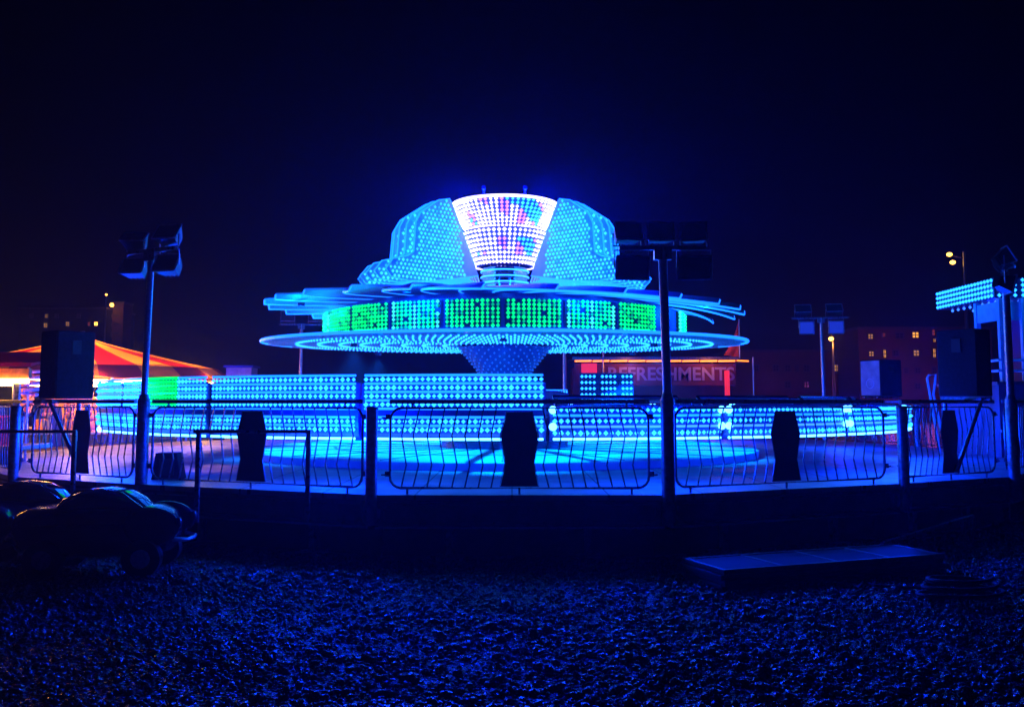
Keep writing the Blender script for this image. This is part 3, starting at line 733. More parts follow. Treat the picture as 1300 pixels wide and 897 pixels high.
cabinet(84, 421, 506, 13.35, R(56), 0.56, 0.42, 'tall dark speaker cabinet in front of the striped tent', struts=[(at(64, 512, 13.2), at(93, 578, 12.9)), (at(100, 508, 13.5), at(100, 600, 13.7))])
cabinet(1226, 419, 503, 13.3, R(-54), 0.56, 0.40, 'tall dark speaker cabinet beside the lit pay booth', struts=[(at(1246, 508, 13.2), at(1214, 600, 13.0)), (at(1200, 505, 13.6), at(1200, 598, 13.9))])
cabinet(1119, 457, 503, 25.9, R(26), 0.78, 0.72, 'distant speaker cabinet with one side painted pale as if lit, before the brick building', pale=True, struts=[(at(1110, 503, 26.2), at(1110, 556, 26.2))])
# wedge monitor on the deck
p = Vector((at(211, 600, 12.95).x, 12.95, DZ))
t = thing('floor_monitor', 'dark wedge-shaped box on the deck beside the left mast', 'monitor speaker', tuple(p), 0.1)
mb = MB(); mb.prism([(-0.2, 0), (0.2, 0), (0.13, 0.36), (-0.15, 0.36)], 0.3, 'cabinet', (Vector((1, 0, 0)), Vector((0, 0, 1)), Vector((0, 1, 0)), Vector((0, 0, 0)))); mb.build('case', t, bevel=0.01)
mb = MB(); mb.box((0, -0.006, 0.17), (0.2, 0.01, 0.22), 'black'); mb.build('grille', t)

# ------------------------------------------------------------------ striped tent stall
TX, TY = at(104, 450, 27).x, 27.0
tent = thing('striped_tent', 'orange and crimson striped round tent lit from inside on the left', 'tent', (TX, TY, 0))
NG = 24; rE = 3.75; zE = at(104, 457, 27 - 3.2).z - 0.1; zA_ = zE + 0.92
mb = MB()
for k in range(NG):
    a0 = 2 * PI * k / NG; a1 = 2 * PI * (k + 1) / NG; m_ = 'tent_o' if k % 2 else 'tent_r'
    prev = None
    for t_ in range(7):
        u = t_ / 6; r = 0.05 + (rE - 0.05) * u; z = zA_ - (zA_ - zE) * (u ** 0.85) 
        cur = [(r * math.cos(a0), r * math.sin(a0), z), (r * math.cos((a0 + a1) / 2), r * math.sin((a0 + a1) / 2), z - 0.02 * u), (r * math.cos(a1), r * math.sin(a1), z)]
        if prev:
            mb.add(prev + cur, [(0, 3, 4, 1), (1, 4, 5, 2)], m_)
        prev = cur
rf = mb.build('roof', tent)
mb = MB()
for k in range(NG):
    a0 = 2 * PI * k / NG; a1 = 2 * PI * (k + 1) / NG; m_ = 'val_o_shade' if k % 2 else 'val_r_shade'
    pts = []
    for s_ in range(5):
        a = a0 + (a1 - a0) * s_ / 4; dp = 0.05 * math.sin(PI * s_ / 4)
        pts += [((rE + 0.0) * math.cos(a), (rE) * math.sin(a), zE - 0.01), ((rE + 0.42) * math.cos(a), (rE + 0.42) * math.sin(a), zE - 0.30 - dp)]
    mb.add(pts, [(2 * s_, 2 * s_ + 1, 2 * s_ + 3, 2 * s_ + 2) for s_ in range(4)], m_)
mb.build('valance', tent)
mb = MB(); mb.path([(0, 0, 0), (0, 0, zA_ + 0.15)], 0.06, 'steel', 10); mb.build('centre_pole', tent)
for k in range(10):
    a = 2 * PI * (k + 0.5) / 10; mb = MB(); mb.path([(3.6 * math.cos(a), 3.6 * math.sin(a), 0), (3.6 * math.cos(a), 3.6 * math.sin(a), zE)], 0.045, 'steel', 8); mb.build('pole', tent)
zt = at(50, 483, 23.5).z
for k in range(10):
    a0 = 2 * PI * (k + 0.5) / 10; a1 = a0 + 2 * PI / 10
    p0 = Vector((3.55 * math.cos(a0), 3.55 * math.sin(a0), zt)); p1 = Vector((3.55 * math.cos(a1), 3.55 * math.sin(a1), zt)); q0 = p0.lerp(p1, 0.04); q1 = p0.lerp(p1, 0.96)
    mb = MB(); mb.path([q0, q1], 0.045, 'warm_tube', 8); mb.build('light_tube', tent)
    am = (a0 + a1) / 2; c = (p0 + p1) / 2
    mb = MB(); mb.box((c.x * 1.02, c.y * 1.02, zt + 0.24), (0.03, (p1 - p0).length * 0.97, 0.30), 'signorange', am); mb.build('fascia_board', tent)
    mb = MB(); mb.box((c.x * 1.0, c.y * 1.0, 0.5), (0.05, (p1 - p0).length * 0.99, 0.98), 'wood', am); mb.box((c.x * 0.98, c.y * 0.98, 1.02), (0.4, (p1 - p0).length * 0.95, 0.05), 'boothwhite', am); mb.build('counter', tent)
mb = MB(); mb.lathe([(1.2, 0.0), (1.2, 1.3), (0.8, 1.35), (0.8, 1.9), (0.4, 1.95)], 'toy3', 24); mb.build('prize_stand', tent, smooth=True)
light('POINT', (TX, TY, 2.7), (1.0, 0.42, 0.08), 750, 0.25)
for a in (-150, -105, -60, -15):
    light('POINT', (TX + 4.1 * math.cos(R(a)), TY + 4.1 * math.sin(R(a)), zt + 0.02), (1.0, 0.42, 0.10), 140, 0.06)
light('POINT', (TX + 1.2, TY - 2.2, 1.7), (1.0, 0.45, 0.08), 260, 0.1)
def toy(x, y, z, m_, sc_=1.0):
    mb = MB(); mb.ell((0, 0, 0), (0.13 * sc_, 0.11 * sc_, 0.17 * sc_), m_, 10, 8); mb.ell((0, -0.02, 0.23 * sc_), (0.11 * sc_, 0.10 * sc_, 0.10 * sc_), m_, 10, 8)
    for s in (-1, 1):
        mb.ell((s * 0.08 * sc_, 0, 0.32 * sc_), (0.035 * sc_, 0.03 * sc_, 0.05 * sc_), m_, 8, 6); mb.ell((s * 0.14 * sc_, -0.04, 0.06 * sc_), (0.045 * sc_, 0.045 * sc_, 0.10 * sc_), m_, 8, 6)
        mb.ell((s * 0.08 * sc_, -0.08, -0.15 * sc_), (0.05 * sc_, 0.08 * sc_, 0.05 * sc_), m_, 8, 6)
    mb.path([(0, 0, 0.32 * sc_), (0, 0, 0.32 * sc_ + 0.3)], 0.006, 'boothwhite', 4)
    o = mb.build('plush_toy', None, smooth=True); o.location = (x, y, z)
    tag(o, {'toy1': 'pink plush prize hanging under the striped tent edge', 'toy2': 'white plush prize hanging under the striped tent edge', 'toy3': 'orange plush prize hanging under the striped tent edge'}[m_], 'plush toy', 'plush prizes hanging in the striped tent')
kk = 0
for a in range(-168, 0, 9):
    kk += 1
    for zz in (zt - 0.62, zt - 1.15):
        if random.random() < 0.75:
            aa = R(a + random.uniform(-2, 2)); toy(TX + 3.3 * math.cos(aa), TY + 3.3 * math.sin(aa), zz + random.uniform(-0.06, 0.06), random.choice(['toy1', 'toy2', 'toy1', 'toy3']), random.uniform(0.85, 1.2))

# lamp spiral prop by the left post
p = at(35, 505, 17)
t = thing('spiral_streamer', 'pink curly streamer hanging under the bright tube at the far left', 'streamer', (p.x, p.y, 0))
mb = MB(); mb.path([(0.22 * math.cos(k * 0.7) * (0.5 + k / 60), 0.22 * math.sin(k * 0.7), p.z + 0.05 + k * 0.012) for k in range(38)], 0.035, 'toy1', 6); mb.build('coil', t, smooth=True)
mb = MB(); mb.path([(0, 0, 0), (0, 0, p.z + 0.55)], 0.02, 'steel', 6); mb.build('stand_pole', t)

# near left game stall
gx = at(19, 570, 16).x
t = thing('game_stall', 'game stall counter with a red letter S at the left edge of the photo', 'stall', (gx - 1.5, 16.6, 0))
z1_ = at(0, 569, 16).z
mb = MB(); mb.box((0, 0, z1_), (3.1, 1.2, 0.08), 'wood'); mb.build('counter_top', t, bevel=0.01)
mb = MB(); mb.box((0, -0.45, z1_ / 2), (3.0, 0.05, z1_ - 0.1), 'signorange'); mb.build('counter_front', t)
z2_ = at(0, 478, 16).z
for x in (-1.45, 1.45): mb = MB(); mb.box((x, -0.5, z2_ / 2), (0.07, 0.07, z2_), 'darksteel'); mb.build('post', t)
mb = MB(); mb.box((0, -0.5, z2_ + 0.06), (3.3, 0.1, 0.16), 'signorange'); mb.box((0, 0.4, z2_ + 0.35), (3.5, 2.2, 0.05), 'tent_r', Matrix.Rotation(R(8), 3, 'X')); mb.build('awning', t)
mb = MB(); mb.path([(-1.5, -0.57, z2_ - 0.07), (1.66, -0.57, z2_ - 0.07)], 0.04, 'warm_tube', 8); mb.build('light_tube', t)
def text(s, size, m_, parent, loc, rot, ext=0.01, name='lettering'):
    cu = bpy.data.curves.new(name, 'FONT'); cu.body = s; cu.size = size; cu.extrude = ext; cu.align_x = 'CENTER'; cu.align_y = 'CENTER'
    o = bpy.data.objects.new(name, cu); COL.objects.link(o); o.location = loc; o.rotation_euler = rot; cu.materials.append(M[m_])
    cu.offset = size * 0.022
    dg = bpy.context.evaluated_depsgraph_get(); me = bpy.data.meshes.new_from_object(o.evaluated_get(dg)); me.materials.clear(); me.materials.append(M[m_])
    o2 = bpy.data.objects.new(name, me); COL.objects.link(o2); o2.location = loc; o2.rotation_euler = rot; o2.parent = parent
    bpy.data.objects.remove(o); return o2
text('S', 0.5, 'signred', t, (1.32, -0.49, z1_ * 0.62 - 0.05), (R(90), 0, 0))
light('POINT', (gx - 0.8, 15.8, z2_ - 0.2), WARM, 18, 0.08)
mb = MB(); mb.lathe([(0.0, 0.0), (0.26, 0.0), (0.33, 0.48), (0.30, 0.5), (0.24, 0.05), (0, 0.04)], 'pinktub', 28)
o = mb.build('prize_tub', None, smooth=True); o.location = (at(3, 560, 16.5).x, 16.5, z1_ + 0.04); tag(o, 'pink plastic tub standing on the counter at the left edge', 'tub')

# small blue kiosk behind left
p = at(307, 480, 34)
t = thing('small_kiosk', 'small pale blue kiosk just right of the striped tent', 'kiosk', (p.x, 34, 0))
z_ = at(307, 467, 34).z
mb = MB(); mb.box((0, 0, z_ / 2), (0.9, 0.8, z_), 'boothwhite'); mb.build('cabin', t); mb = MB(); mb.box((0, 0, z_ + 0.04), (1.05, 1.0, 0.08), 'blueint'); mb.build('roof', t)
mb = MB(); mb.box((0, -0.41, z_ * 0.62), (0.6, 0.03, 0.7), 'glass'); mb.build('window', t)
light('POINT', (p.x - 0.3, 32.5, 3.2), BLUE, 40, 0.1)

# ------------------------------------------------------------------ refreshment stall
RY = 34.0
def RX(px): return at(px, 460, RY).x
xa, xb = RX(730), RX(936); xm = (xa + xb) / 2
t = thing('refreshment_stall', 'dark stall behind the ride with REFRESHMENTS lettering and an orange light strip', 'stall', (xm, RY + 1.4, 0)); zt2 = at(800, 458, RY).z
mb = MB(); mb.box((0, 0.6, (zt2 - 0.2) / 2), (xb - xa, 1.6, zt2 - 0.2), 'maroon'); mb.build('cabin', t)
mb = MB(); mb.box((0, -1.1, zt2 - 0.48), (xb - xa, 0.06, 0.78), 'maroon'); mb.build('sign_board', t)
text('REFRESHMENTS', 0.66, 'ivory', t, ((RX(853) - xm), -1.14, at(850, 475, RY).z), (R(90), 0, 0), 0.015)
n = 9
for k in range(n):
    x0_ = -(xb - xa) / 2 + (xb - xa) * k / n; x1_ = x0_ + (xb - xa) / n * 0.93
    mb = MB(); mb.path([(x0_, -1.25, zt2), (x1_, -1.25, zt2 + 0.01)], 0.035, 'orange_tube', 6); mb.build('light_tube', t)
x9 = RX(957) - xm
mb = MB(); mb.path([((xb - xa) / 2 + 0.05, -1.2, zt2 + 0.02), (x9, -0.6, zt2 + 0.03)], 0.03, 'orange_tube', 6); mb.build('light_tube', t)
mb = MB(); mb.box((0, 0.0, zt2 + 0.10), (xb - xa + 0.2, 2.7, 0.1), 'darksteel'); mb.build('roof', t)
mb = MB(); mb.box((0, -1.0, 1.1), (xb - xa, 0.5, 0.06), 'boothwhite'); mb.box((0, -0.85, 0.55), ((xb - xa), 0.06, 1.05), 'maroon'); mb.build('counter', t)
for px in (718, 766, 957):
    mb = MB(); mb.path([(RX(px) - xm, -1.3, 0), (RX(px) - xm, -1.3, zt2 + (0.55 if px == 766 else 0.15))], 0.035, 'steel', 8); mb.build('post', t)
mb = MB(); mb.box((RX(923) - xm, -1.35, (at(923, 470, RY).z + at(923, 506, RY).z) / 2), (0.17, 0.05, at(923, 470, RY).z - at(923, 506, RY).z), 'redlit'); mb.build('lit_pillar', t)
mb = MB(); mb.box((RX(748) - xm, -1.36, (at(748, 461, RY).z + at(748, 473, RY).z) / 2), (0.55, 0.05, 0.34), 'redlit'); mb.build('lit_menu', t)
light('POINT', (xm - 1, RY - 0.4, zt2 - 0.1), (1, 0.25, 0.04), 20, 0.1); light('POINT', (xm + 1.9, RY - 0.4, zt2 - 0.1), (1, 0.25, 0.04), 20, 0.1)
# peaked cloth
p = at(938, 452, RY); tp = at(939, 407, RY); lf = at(918, 452, RY)
t = thing('cloth_pennant', 'orange red pointed cloth sail standing above the refreshment stall roof', 'pennant', (p.x, RY, zt2 + 0.16))
b0 = Vector((p.x, RY, zt2 + 0.16)); H_ = tp.z - b0.z; Wd = p.x - lf.x
vs = []; fs = []; n = 8
for i in range(n + 1):
    u = i / n; w = Wd * (1 - u) ** 1.5
    for j in range(5):
        v = j / 4; vs.append((-w * v, 0.12 * math.sin(v * 5 + u * 3) * (1 - u), H_ * u + 0.03 * v))
for i in range(n):
    for j in range(4): fs.append((i * 5 + j, i * 5 + j + 1, i * 5 + 6 + j, i * 5 + 5 + j))
mb = MB(); mb.add(vs, fs, 'flag'); mb.build('cloth', t, smooth=True)
mb = MB(); mb.path([(0.03, 0, -0.05), (0.03, 0, H_ + 0.05)], 0.025, 'steel', 8); mb.build('pole', t)
light('POINT', (p.x - 0.15, RY - 0.7, zt2 + 0.55), (1, 0.25, 0.07), 14, 0.06)

# ------------------------------------------------------------------ pay booth on the right
bx = at(1262, 360, 18).x; bz = at(1262, 352, 18).z; bz0 = at(1262, 378, 18).z; BW = 4.6; BD = 2.45; flo = at(1275, 485, 18).z
t = thing('pay_booth', 'raised white-framed pay booth with a cyan bulb canopy at the right edge', 'booth', (bx + BW / 2, 18 + BD / 2, 0))
hx = BW / 2; hy = BD / 2
mb = MB(); mb.box((0, 0, (bz + bz0) / 2), (BW, BD, bz - bz0), 'navy'); cnp = mb.build('canopy', t, bevel=0.02)
mb = MB()
for j in range(4):
    z = bz0 + 0.05 + (bz - bz0 - 0.1) * j / 3
    for i in range(19): mb.bulb((-hx - 0.02, -hy + 0.07 + (BD - 0.14) * i / 18, z), 0.04, 'cyan')
    for i in range(30): mb.bulb((-hx + 0.08 + (BW - 0.16) * i / 29, -hy - 0.02, z), 0.04, 'cyan')
mb.build('bulbs', cnp)
mb = MB()
for i in range(5):
    for j in range(9): mb.bulb((-hx + 0.25 + i * 0.45, -hy + 0.2 + j * 0.26, bz0 - 0.03), 0.035, 'bluelamp')
mb.build('soffit_lights', cnp)
mb = MB(); mb.box((0, -hy + 0.12, bz0 - 0.24), (BW - 0.16, 0.06, 0.36), 'boothwhite'); mb.box((-hx + 0.12, -hy + 0.50, bz0 - 0.24), (0.06, 0.78, 0.36), 'boothwhite'); mb.build('header_board', t)
for x in (-hx + 0.12, -hx + 0.55, hx - 0.12):
    mb = MB(); mb.box((x, -hy + 0.05, (flo + bz0) / 2), (0.09, 0.09, bz0 - flo - 0.004), 'boothwhite'); mb.build('post', t)
for x in (-hx + 0.12,):
    mb = MB(); mb.box((x, -hy + 0.95, (flo + bz0) / 2), (0.09, 0.09, bz0 - flo - 0.004), 'boothwhite'); mb.build('post', t)
mb = MB(); mb.box((0.35, 0.1, flo + 0.9), (BW - 1.6, BD - 0.9, 1.7), 'navy'); mb.build('cabin', t)
for x in (-0.6, 0.3, 1.2):
    mb = MB(); mb.box((x, -hy + 0.53, flo + 1.1), (0.7, 0.03, 0.8), 'boothwhite'); w = mb.build('window_frame', t)
    mb = MB(); mb.box((x, -hy + 0.51, flo + 1.1), (0.6, 0.03, 0.7), 'glass'); mb.build('pane', w)
for z in (0.22, 0.42):
    mb = MB(); mb.path([(hx, -hy + 0.03, flo + z), (-hx + 0.03, -hy + 0.03, flo + z), (-hx + 0.03, hy - 0.1, flo + z)], 0.025, 'boothwhite', 8); mb.build('rail', t)
mb = MB()
for k in range(12): mb.path([(-hx + 0.1 + k * 0.4, -hy + 0.03, flo), (-hx + 0.1 + k * 0.4, -hy + 0.03, flo + 0.42)], 0.014, 'boothwhite', 6)
mb.build('rail_bars', t)
mb = MB(); mb.box((0, 0, flo / 2 + 0.14), (BW, BD, flo - 0.3), 'skirt'); mb.box((0, 0, flo - 0.02), (BW + 0.1, BD + 0.1, 0.06), 'darksteel')
mb.box((0, -hy - 0.02, at(1280, 547, 18).z), (BW, 0.03, 0.05), 'steel'); mb.box((0, -hy - 0.02, at(1280, 600, 18).z), (BW, 0.03, 0.05), 'steel'); mb.build('trailer_body', t)
for x in (-1.2, -0.5):
    mb = MB(); mb.path([(x, -hy + 0.02, 0.3), (x, -hy + 0.25, 0.3)], 0.3, 'rubber', 24); mb.build('wheel', t, smooth=True)
light('POINT', (bx - 0.5, 19.0, (bz + bz0) / 2), CYAN, 18, 0.1)
light('POINT', (bx + 1.2, 17.5, bz0 - 0.1), CYAN, 26, 0.1)
light('POINT', (bx + 0.6, 19.2, bz0 - 0.35), BLUE, 30, 0.1)

# white tubular step rail beside the right cabinet
p = at(1180, 507, 19.5)
t = thing('step_handrail', 'pale bent tube handrail left of the right speaker cabinet', 'handrail', (p.x, 19.5, 0)); k = 19.5 / 1200
def q(px, py): v = at(px, py, 19.5); return (v.x - p.x, 0, v.z)
mb = MB(); mb.path([(q(1177, 0)[0], 0, 0), q(1177, 480), q(1179, 476), q(1188, 475), q(1187, 485), q(1185, 500), (q(1187, 0)[0], 0, 0)], 0.025, 'boothwhite', 8); mb.build('frame', t, smooth=True)
mb = MB(); mb.box(((q(1182, 0)[0]), 0, q(0, 470)[2]), (0.24, 0.06, 0.06), 'boothwhite'); mb.build('grip', t)
light('POINT', (p.x - 0.3, 18.6, 3.2), BLUE, 12, 0.08)

# ------------------------------------------------------------------ background buildings and lamps
def window(parent, x, z, w, h, m_, y=-0.02):
    mb = MB()
    for s in (-1, 1): mb.box((x + s * w / 2, y - 0.04, z), (0.1, 0.1, h + 0.1), 'winframe'); mb.box((x, y - 0.04, z + s * h / 2), (w - 0.1, 0.1, 0.1), 'winframe')
    mb.box((x, y - 0.05, z), (w - 0.1, 0.06, 0.07), 'winframe'); mb.box((x, y - 0.052, z), (0.06, 0.06, h - 0.1), 'winframe')
    f = mb.build('window', parent)
    mb = MB(); mb.add([(x - w / 2, y - 0.012, z - h / 2), (x + w / 2, y - 0.012, z - h / 2), (x + w / 2, y - 0.012, z + h / 2), (x - w / 2, y - 0.012, z + h / 2)], [(0, 1, 2, 3)], m_); mb.build('pane', f)
def building(name, label, Y, x0, x1, ytop, wins, wallm='brick', depth=10, parapet=True):
    a = at(x0, 500, Y).x; b = at(x1, 500, Y).x; h = at(x0, ytop, Y).z; xm = (a + b) / 2
    t = thing(name, label, 'building', (xm, Y + depth / 2, 0))
    mb = MB(); mb.box((0, 0, h / 2), (b - a, depth, h), wallm); w = mb.build('wall', t)
    mb = MB(); mb.box((0, 0, h + 0.12), (b - a + 0.3, depth + 0.3, 0.24), 'winframe'); mb.build('roof', t)
    for px, py, ww, hh, m_ in wins:
        p = at(px, py, Y); window(t, p.x - xm, p.z, ww * Y / 1200, hh * Y / 1200, m_, y=-depth / 2)
    return t, xm, h
building('brick_apartments', 'four-storey brick apartment block with orange lit windows behind the right speaker', 90, 1092, 1262, 418,
         [(1105, 427, 7, 7, 'winwarm'), (1122, 425, 4, 5, 'winred'), (1162, 425, 9, 8, 'winhot'), (1185, 422, 4, 8, 'winred'), (1186, 432, 4, 5, 'winhot'), (1106, 449, 7, 7, 'winwarm'), (1123, 449, 4, 11, 'winhot'),
          (1137, 448, 7, 7, 'windark'), (1163, 448, 8, 8, 'winwarm'), (1186, 448, 4, 12, 'winhot'), (1142, 426, 10, 7, 'windark'), (1165, 470, 7, 7, 'windark'), (1150, 470, 5, 7, 'windark'), (1186, 470, 5, 8, 'windark'), (1210, 427, 7, 7, 'windark'), (1210, 449, 7, 7, 'windark'), (1240, 427, 7, 7, 'windark'), (1165, 490, 7, 7, 'windark')])
building('brick_terrace', 'long low brick building with one lit window, left of the apartment block', 96, 930, 1092, 447,
         [(1062, 467, 9, 9, 'winwarm'), (985, 467, 7, 8, 'windark'), (1000, 467, 7, 8, 'windark'), (1011, 467, 4, 8, 'windark'), (1024, 467, 7, 8, 'windark'), (1084, 467, 7, 8, 'windark'), (960, 467, 7, 8, 'windark'), (1084, 488, 7, 8, 'windark'), (1024, 488, 7, 8, 'windark'), (1000, 488, 7, 8, 'windark')])
building('dark_apartments', 'unlit apartment block above the striped tent with a few yellow windows', 130, 20, 130, 392,
         [(59, 401, 4, 5, 'winwarm'), (58, 413, 5, 6, 'winwarm'), (86, 411, 5, 6, 'winwarm'), (113, 411, 3, 5, 'winred'), (122, 411, 5, 5, 'lampyellow'), (40, 401, 4, 5, 'windark'), (100, 401, 4, 5, 'windark'), (72, 401, 4, 5, 'windark')], wallm='void')
t_, xm_, h_ = building('stair_tower', 'slim stair tower with small orange landing lights behind the tent', 132, 139, 153, 385, [(141, 401, 2, 4, 'winhot'), (141, 413, 2, 4, 'winhot'), (141, 425, 2, 4, 'winhot'), (148, 400, 6, 1.5, 'winred'), (148, 411, 6, 1.5, 'winred'), (148, 423, 6, 1.5, 'winred')], wallm='brick', depth=3)
p = at(142, 387, 130.2)
mb = MB(); mb.ell((p.x - xm_, 130.2 - 133.5, p.z), (0.28, 0.28, 0.28), 'lampyellow', 10, 8); mb.build('lamp', t_)
light('POINT', (p.x, 129.6, p.z - 0.4), (1, 0.4, 0.08), 60, 0.2)

def street_lamp(px, py, Y, pole_px, base, label, m_, heads=((0, 0),), rad=0.3, ptop=None, power=0):
    hd = at(px, py, Y); pp = at(pole_px, py, Y)
    t = thing('street_lamp', label, 'street lamp', (pp.x, Y, 0)); ztop = at(pole_px, ptop, Y).z if ptop else hd.z + 0.4
    mb = MB(); mb.path([(0, 0, 0), (0, 0, ztop)], [0.14, 0.08], 'steel', 10); mb.build('column', t, smooth=True)
    mb = MB(); mb.path([(0, 0, hd.z + 0.2), ((hd.x - pp.x), 0, hd.z + 0.22 + rad)], 0.05, 'darksteel', 6); mb.build('arm', t)
    for dx, dz in heads:
        mb = MB(); mb.ell((hd.x - pp.x + dx, -0.02, hd.z + dz), (rad, rad, rad * 0.75), m_, 12, 8); mb.build('lamp_head', t)
    if power: light('POINT', (hd.x, Y - 0.8, hd.z - 0.5), (1, 0.33, 0.06), power, 0.2)
street_lamp(1208, 332, 55, 1224, 0, 'tall lamp column with two yellow heads above the pay booth canopy', 'lampyellow', ((0.06, -0.05), (-0.12, 0.42)), 0.16, 319)
street_lamp(1055, 430, 80, 1057, 0, 'orange street lamp in front of the low brick building', 'lamporange', ((0, 0),), 0.22, 433, 130)
street_lamp(135, 374, 125, 135, 0, 'tiny yellow street lamp above the striped tent', 'lampyellow', ((0, 0),), 0.16, 376, 0)
for px in (980, 1130, 1180): light('POINT', (at(px, 480, 84).x, 84, 3.5), (0.55, 0.08, 0.5), 150, 0.4)  # unseen purple lights added to tint the brick walls

# ------------------------------------------------------------------ small cars in front left
def loft(mb, secs, m_, n=20):
    """secs: list of (x, half-width, z0, z1, power)"""
    vs = []; fs = []
    for x, hw, z0, z1, p in secs:
        for k in range(n):
            a = 2 * PI * k / n; c = math.cos(a); s = math.sin(a)
            cc = math.copysign(abs(c) ** (2 / p), c); ss = math.copysign(abs(s) ** (2 / p), s)
            vs.append((x, hw * cc, (z0 + z1) / 2 + (z1 - z0) / 2 * ss))
    for i in range(len(secs) - 1):
        for k in range(n): fs.append((i * n + k, (i + 1) * n + k, (i + 1) * n + (k + 1) % n, i * n + (k + 1) % n))
    fs += [tuple(reversed(range(n))), tuple((len(secs) - 1) * n + k for k in range(n))]
    mb.add(vs, fs, m_)
def small_car(x, y, rz, label, s=1.0):
    t = thing('small_car', label, 'ride car', (x, y, 0), rz, 'small dark cars parked by the stage'); t.scale = (0.89, 0.89, 0.87)
    mb = MB(); loft(mb, [(-0.98, 0.20, 0.36, 0.66, 2.5), (-0.95, 0.36, 0.28, 0.74, 3), (-0.8, 0.44, 0.22, 0.80, 3.5), (-0.3, 0.47, 0.2, 0.81, 4), (0.3, 0.47, 0.2, 0.81, 4), (0.62, 0.42, 0.22, 0.80, 3.5), (0.78, 0.34, 0.26, 0.74, 3), (0.84, 0.18, 0.36, 0.64, 2.5)], 'carpaint')
    b = mb.build('body', t, smooth=True)
    mb = MB(); mb.path([(-0.9 + 0.17 * k, -0.475 + 0.10 * (abs(k - 5) / 5) ** 3, 0.62) for k in range(11)], 0.01, 'chrome', 6); mb.build('trim_strip', b)
    for sy in (-1, 1):
        mb = MB(); mb.ell((0.60, sy * 0.36, 0.58), (0.36, 0.15, 0.23), 'carpaint', 20, 12); w = mb.build('wing', t, smooth=True)
        mb = MB(); mb.ell((0.93, sy * 0.36, 0.62), (0.05, 0.07, 0.07), 'lens', 14, 8); mb.build('headlight', w, smooth=True)
    for sx in (-0.55, 0.55):
        for sy in (-1, 1):
            mb = MB(); mb.path([(sx, sy * 0.36, 0.22), (sx, sy * 0.50, 0.22)], 0.22, 'rubber', 22); wh = mb.build('wheel', t, smooth=True)
            mb = MB(); mb.path([(sx, sy * 0.49, 0.22), (sx, sy * 0.515, 0.22)], 0.11, 'steel', 16); mb.build('hub', wh)
    # domed greenhouse: glass shell plus pillars
    mb = MB(); loft(mb, [(-0.52, 0.22, 0.74, 0.82, 2.5), (-0.42, 0.34, 0.74, 0.93, 2.6), (-0.22, 0.38, 0.74, 1.0, 2.8), (0.05, 0.385, 0.74, 1.02, 2.8), (0.25, 0.36, 0.74, 0.98, 2.6), (0.42, 0.30, 0.74, 0.89, 2.5), (0.52, 0.2, 0.74, 0.80, 2.4)], 'glass')
    mb.build('windscreen', t, smooth=True)
    mb = MB(); mb.path([(-0.42, -0.36, 0.84), (-0.25, -0.37, 1.0), (0.05, -0.36, 1.03), (0.28, -0.36, 0.98), (0.5, -0.33, 0.80)], 0.012, 'chrome', 6); mb.build('window_frame', t, smooth=True)
    mb = MB(); mb.box((0.18, -0.2, 0.90), (0.07, 0.14, 0.12), 'rubber'); mb.build('headrest', t, bevel=0.02)
    mb = MB(); mb.path([(0.86, -0.3, 0.42), (1.0, -0.2, 0.40), (1.03, 0, 0.40), (1.0, 0.2, 0.40), (0.86, 0.3, 0.42)], 0.025, 'steel', 8); mb.build('bumper', t, smooth=True)
    return t
small_car(-4.35, 10.3, R(5), 'small dark rounded car with a domed windscreen, nearest to the stage front')
small_car(-5.68, 11.2, R(8), 'second small dark car, behind and left of the nearest one')
small_car(-6.15, 10.3, R(9), 'small dark car cut off by the left edge of the photo')

# ------------------------------------------------------------------ stacked frames and debris in front right
A_ = Vector((2.07, 9.25, 0)); B_ = Vector((4.55, 10.2, 0)); u = (B_ - A_).normalized(); L_ = (B_ - A_).length + 0.1; nn = Vector((-u.y, u.x, 0))
lay = ['bottom plank frame lying on the shingle in the stack at right', 'second plank frame from the bottom of the stack at right', 'third plank frame from the bottom of the stack at right', 'topmost ribbed plank frame of the stack at right']
for k in range(4):
    c = A_.lerp(B_, 0.5) + nn * 0.38 + Vector((0, 0, 0.026 + k * 0.05)) + u * random.uniform(-0.03, 0.03)
    t = thing('plank_frame', lay[k], 'frame', tuple(c), math.atan2(u.y, u.x) + random.uniform(-0.008, 0.008), 'plank frames stacked by the stage')
    for s in (-1, 1):
        mb = MB(); mb.box((0, s * 0.36, 0), (L_, 0.05, 0.045), 'plankwood'); mb.build('side_rail', t, bevel=0.004)
    for j in range(5):
        mb = MB(); mb.box((-L_ / 2 + 0.03 + (L_ - 0.06) * j / 4, 0, 0), (0.05, 0.66, 0.042), 'plankwood'); mb.build('cross_bar', t, bevel=0.004)
    mb = MB(); mb.box((0, 0, 0.008), (L_ - 0.02, 0.66, 0.012), 'void'); mb.build('panel', t)
pts = [at(1092, 738, 9.5)] ; pts = []
for px, py in ((1088, 742), (1096, 735), (1110, 738), (1150, 741), (1200, 743), (1260, 741), (1330, 744)):
    Y = 1.78 * 1200 / (py - 510); v = at(px, py, Y); pts.append((v.x, v.y, 0.03))
mb = MB(); mb.path(pts, 0.016, 'rubber', 8); o = mb.build('power_cable', None, smooth=True); tag(o, 'black cable lying across the shingle below the stacked frames', 'cable')
mb = MB(); v = at(1205, 752, 9.0)
mb.path([(v.x + (0.42 - 0.02 * k / 6) * math.cos(k * PI / 8), 8.75 + 0.22 * math.sin(k * PI / 8), 0.035 + 0.004 * k) for k in range(48)], 0.02, 'rubber', 6); o = mb.build('cable_coil', None, smooth=True); tag(o, 'black coil of cable lying on the shingle at lower right', 'cable')
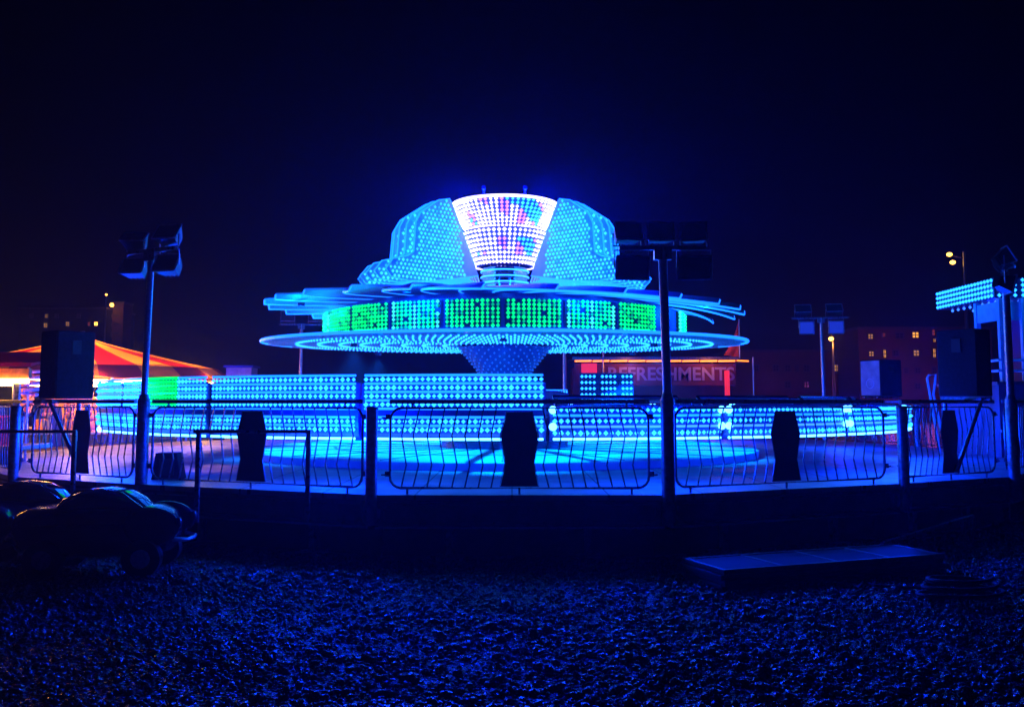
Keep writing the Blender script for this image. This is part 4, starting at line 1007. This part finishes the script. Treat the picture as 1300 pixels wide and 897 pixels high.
# beam leaning below the stage on the right
t = thing('steel_beam', 'long steel beam with short stubs lying sloped under the right stage edge', 'beam', tuple(at(1190, 672, 11.4).xy) + (0,))
o0 = Vector(t.location)
mb = MB(); a = at(1120, 690, 10.9) - o0; b = at(1235, 655, 12.0) - o0; mb.path([a, b], 0.03, 'darksteel', 8)
mb.path([a.lerp(b, 0.4), a.lerp(b, 0.4) + Vector((0.1, 0, -0.22))], 0.022, 'darksteel', 6); mb.path([a.lerp(b, 0.85), a.lerp(b, 0.85) + Vector((0.1, 0, -0.3))], 0.022, 'darksteel', 6)
mb.path([(b.x, b.y, b.z), (b.x, b.y, 0.0)], 0.03, 'darksteel', 6); mb.path([(a.x, a.y, a.z), (a.x, a.y, 0.0)], 0.03, 'darksteel', 6); mb.build('beam_tube', t)

_bulbs()
# ------------------------------------------------------------------ haze
mb = MB(); mb.box((0, 85, 7.0), (300, 190, 16.0), 'void')
hz = mb.build('haze'); tag(hz, 'thin sea haze glowing blue round the ride', 'haze', kind='stuff')
hm = bpy.data.materials.new('sea haze'); hm.use_nodes = True; nt = hm.node_tree
for n_ in list(nt.nodes):
    if n_.type != 'OUTPUT_MATERIAL': nt.nodes.remove(n_)
pv = nt.nodes.new('ShaderNodeVolumePrincipled'); pv.inputs['Density'].default_value = 0.0019; pv.inputs['Color'].default_value = (0.55, 0.6, 0.95, 1); pv.inputs['Anisotropy'].default_value = 0.72
nt.links.new(pv.outputs[0], nt.nodes['Material Output'].inputs['Volume'])
hz.data.materials.clear(); hz.data.materials.append(hm)

# ------------------------------------------------------------------ world, camera, render
w = bpy.data.worlds.new('World'); sc.world = w; w.use_nodes = True; nt = w.node_tree
bg = nt.nodes['Background']
sky = nt.nodes.new('ShaderNodeTexSky'); sky.sky_type = 'NISHITA'; sky.sun_disc = False; sky.sun_elevation = R(-8); sky.sun_rotation = R(60)
hs = nt.nodes.new('ShaderNodeMixRGB'); hs.blend_type = 'MIX'; hs.inputs['Fac'].default_value = 0.95; hs.inputs['Color2'].default_value = (0.001, 0.001, 0.16, 1)
nt.links.new(sky.outputs[0], hs.inputs['Color1']); nt.links.new(hs.outputs[0], bg.inputs['Color']); bg.inputs['Strength'].default_value = 0.003

cd = bpy.data.cameras.new('Camera'); cam = bpy.data.objects.new('Camera', cd); COL.objects.link(cam); sc.camera = cam
cam.location = (0, 0, EYE); cam.rotation_euler = (R(90) + TH, 0, 0)
cd.sensor_width = 36; cd.sensor_fit = 'HORIZONTAL'; cd.lens = 36 * F / 1300; cd.shift_y = -(448.5 - CY) / 1300; cd.clip_start = 0.05; cd.clip_end = 2000
sc.view_settings.view_transform = 'Standard'; sc.view_settings.look = 'None'; sc.view_settings.exposure = 0; sc.view_settings.gamma = 1
sc.render.engine = 'CYCLES'
sc.cycles.max_bounces = 5; sc.cycles.diffuse_bounces = 3; sc.cycles.glossy_bounces = 3; sc.cycles.volume_bounces = 0; sc.cycles.transmission_bounces = 3
sc.cycles.use_light_tree = True; sc.cycles.use_denoising = True; sc.cycles.sample_clamp_indirect = 3; sc.cycles.sample_clamp_direct = 20
sc.cycles.caustics_reflective = False; sc.cycles.caustics_refractive = False
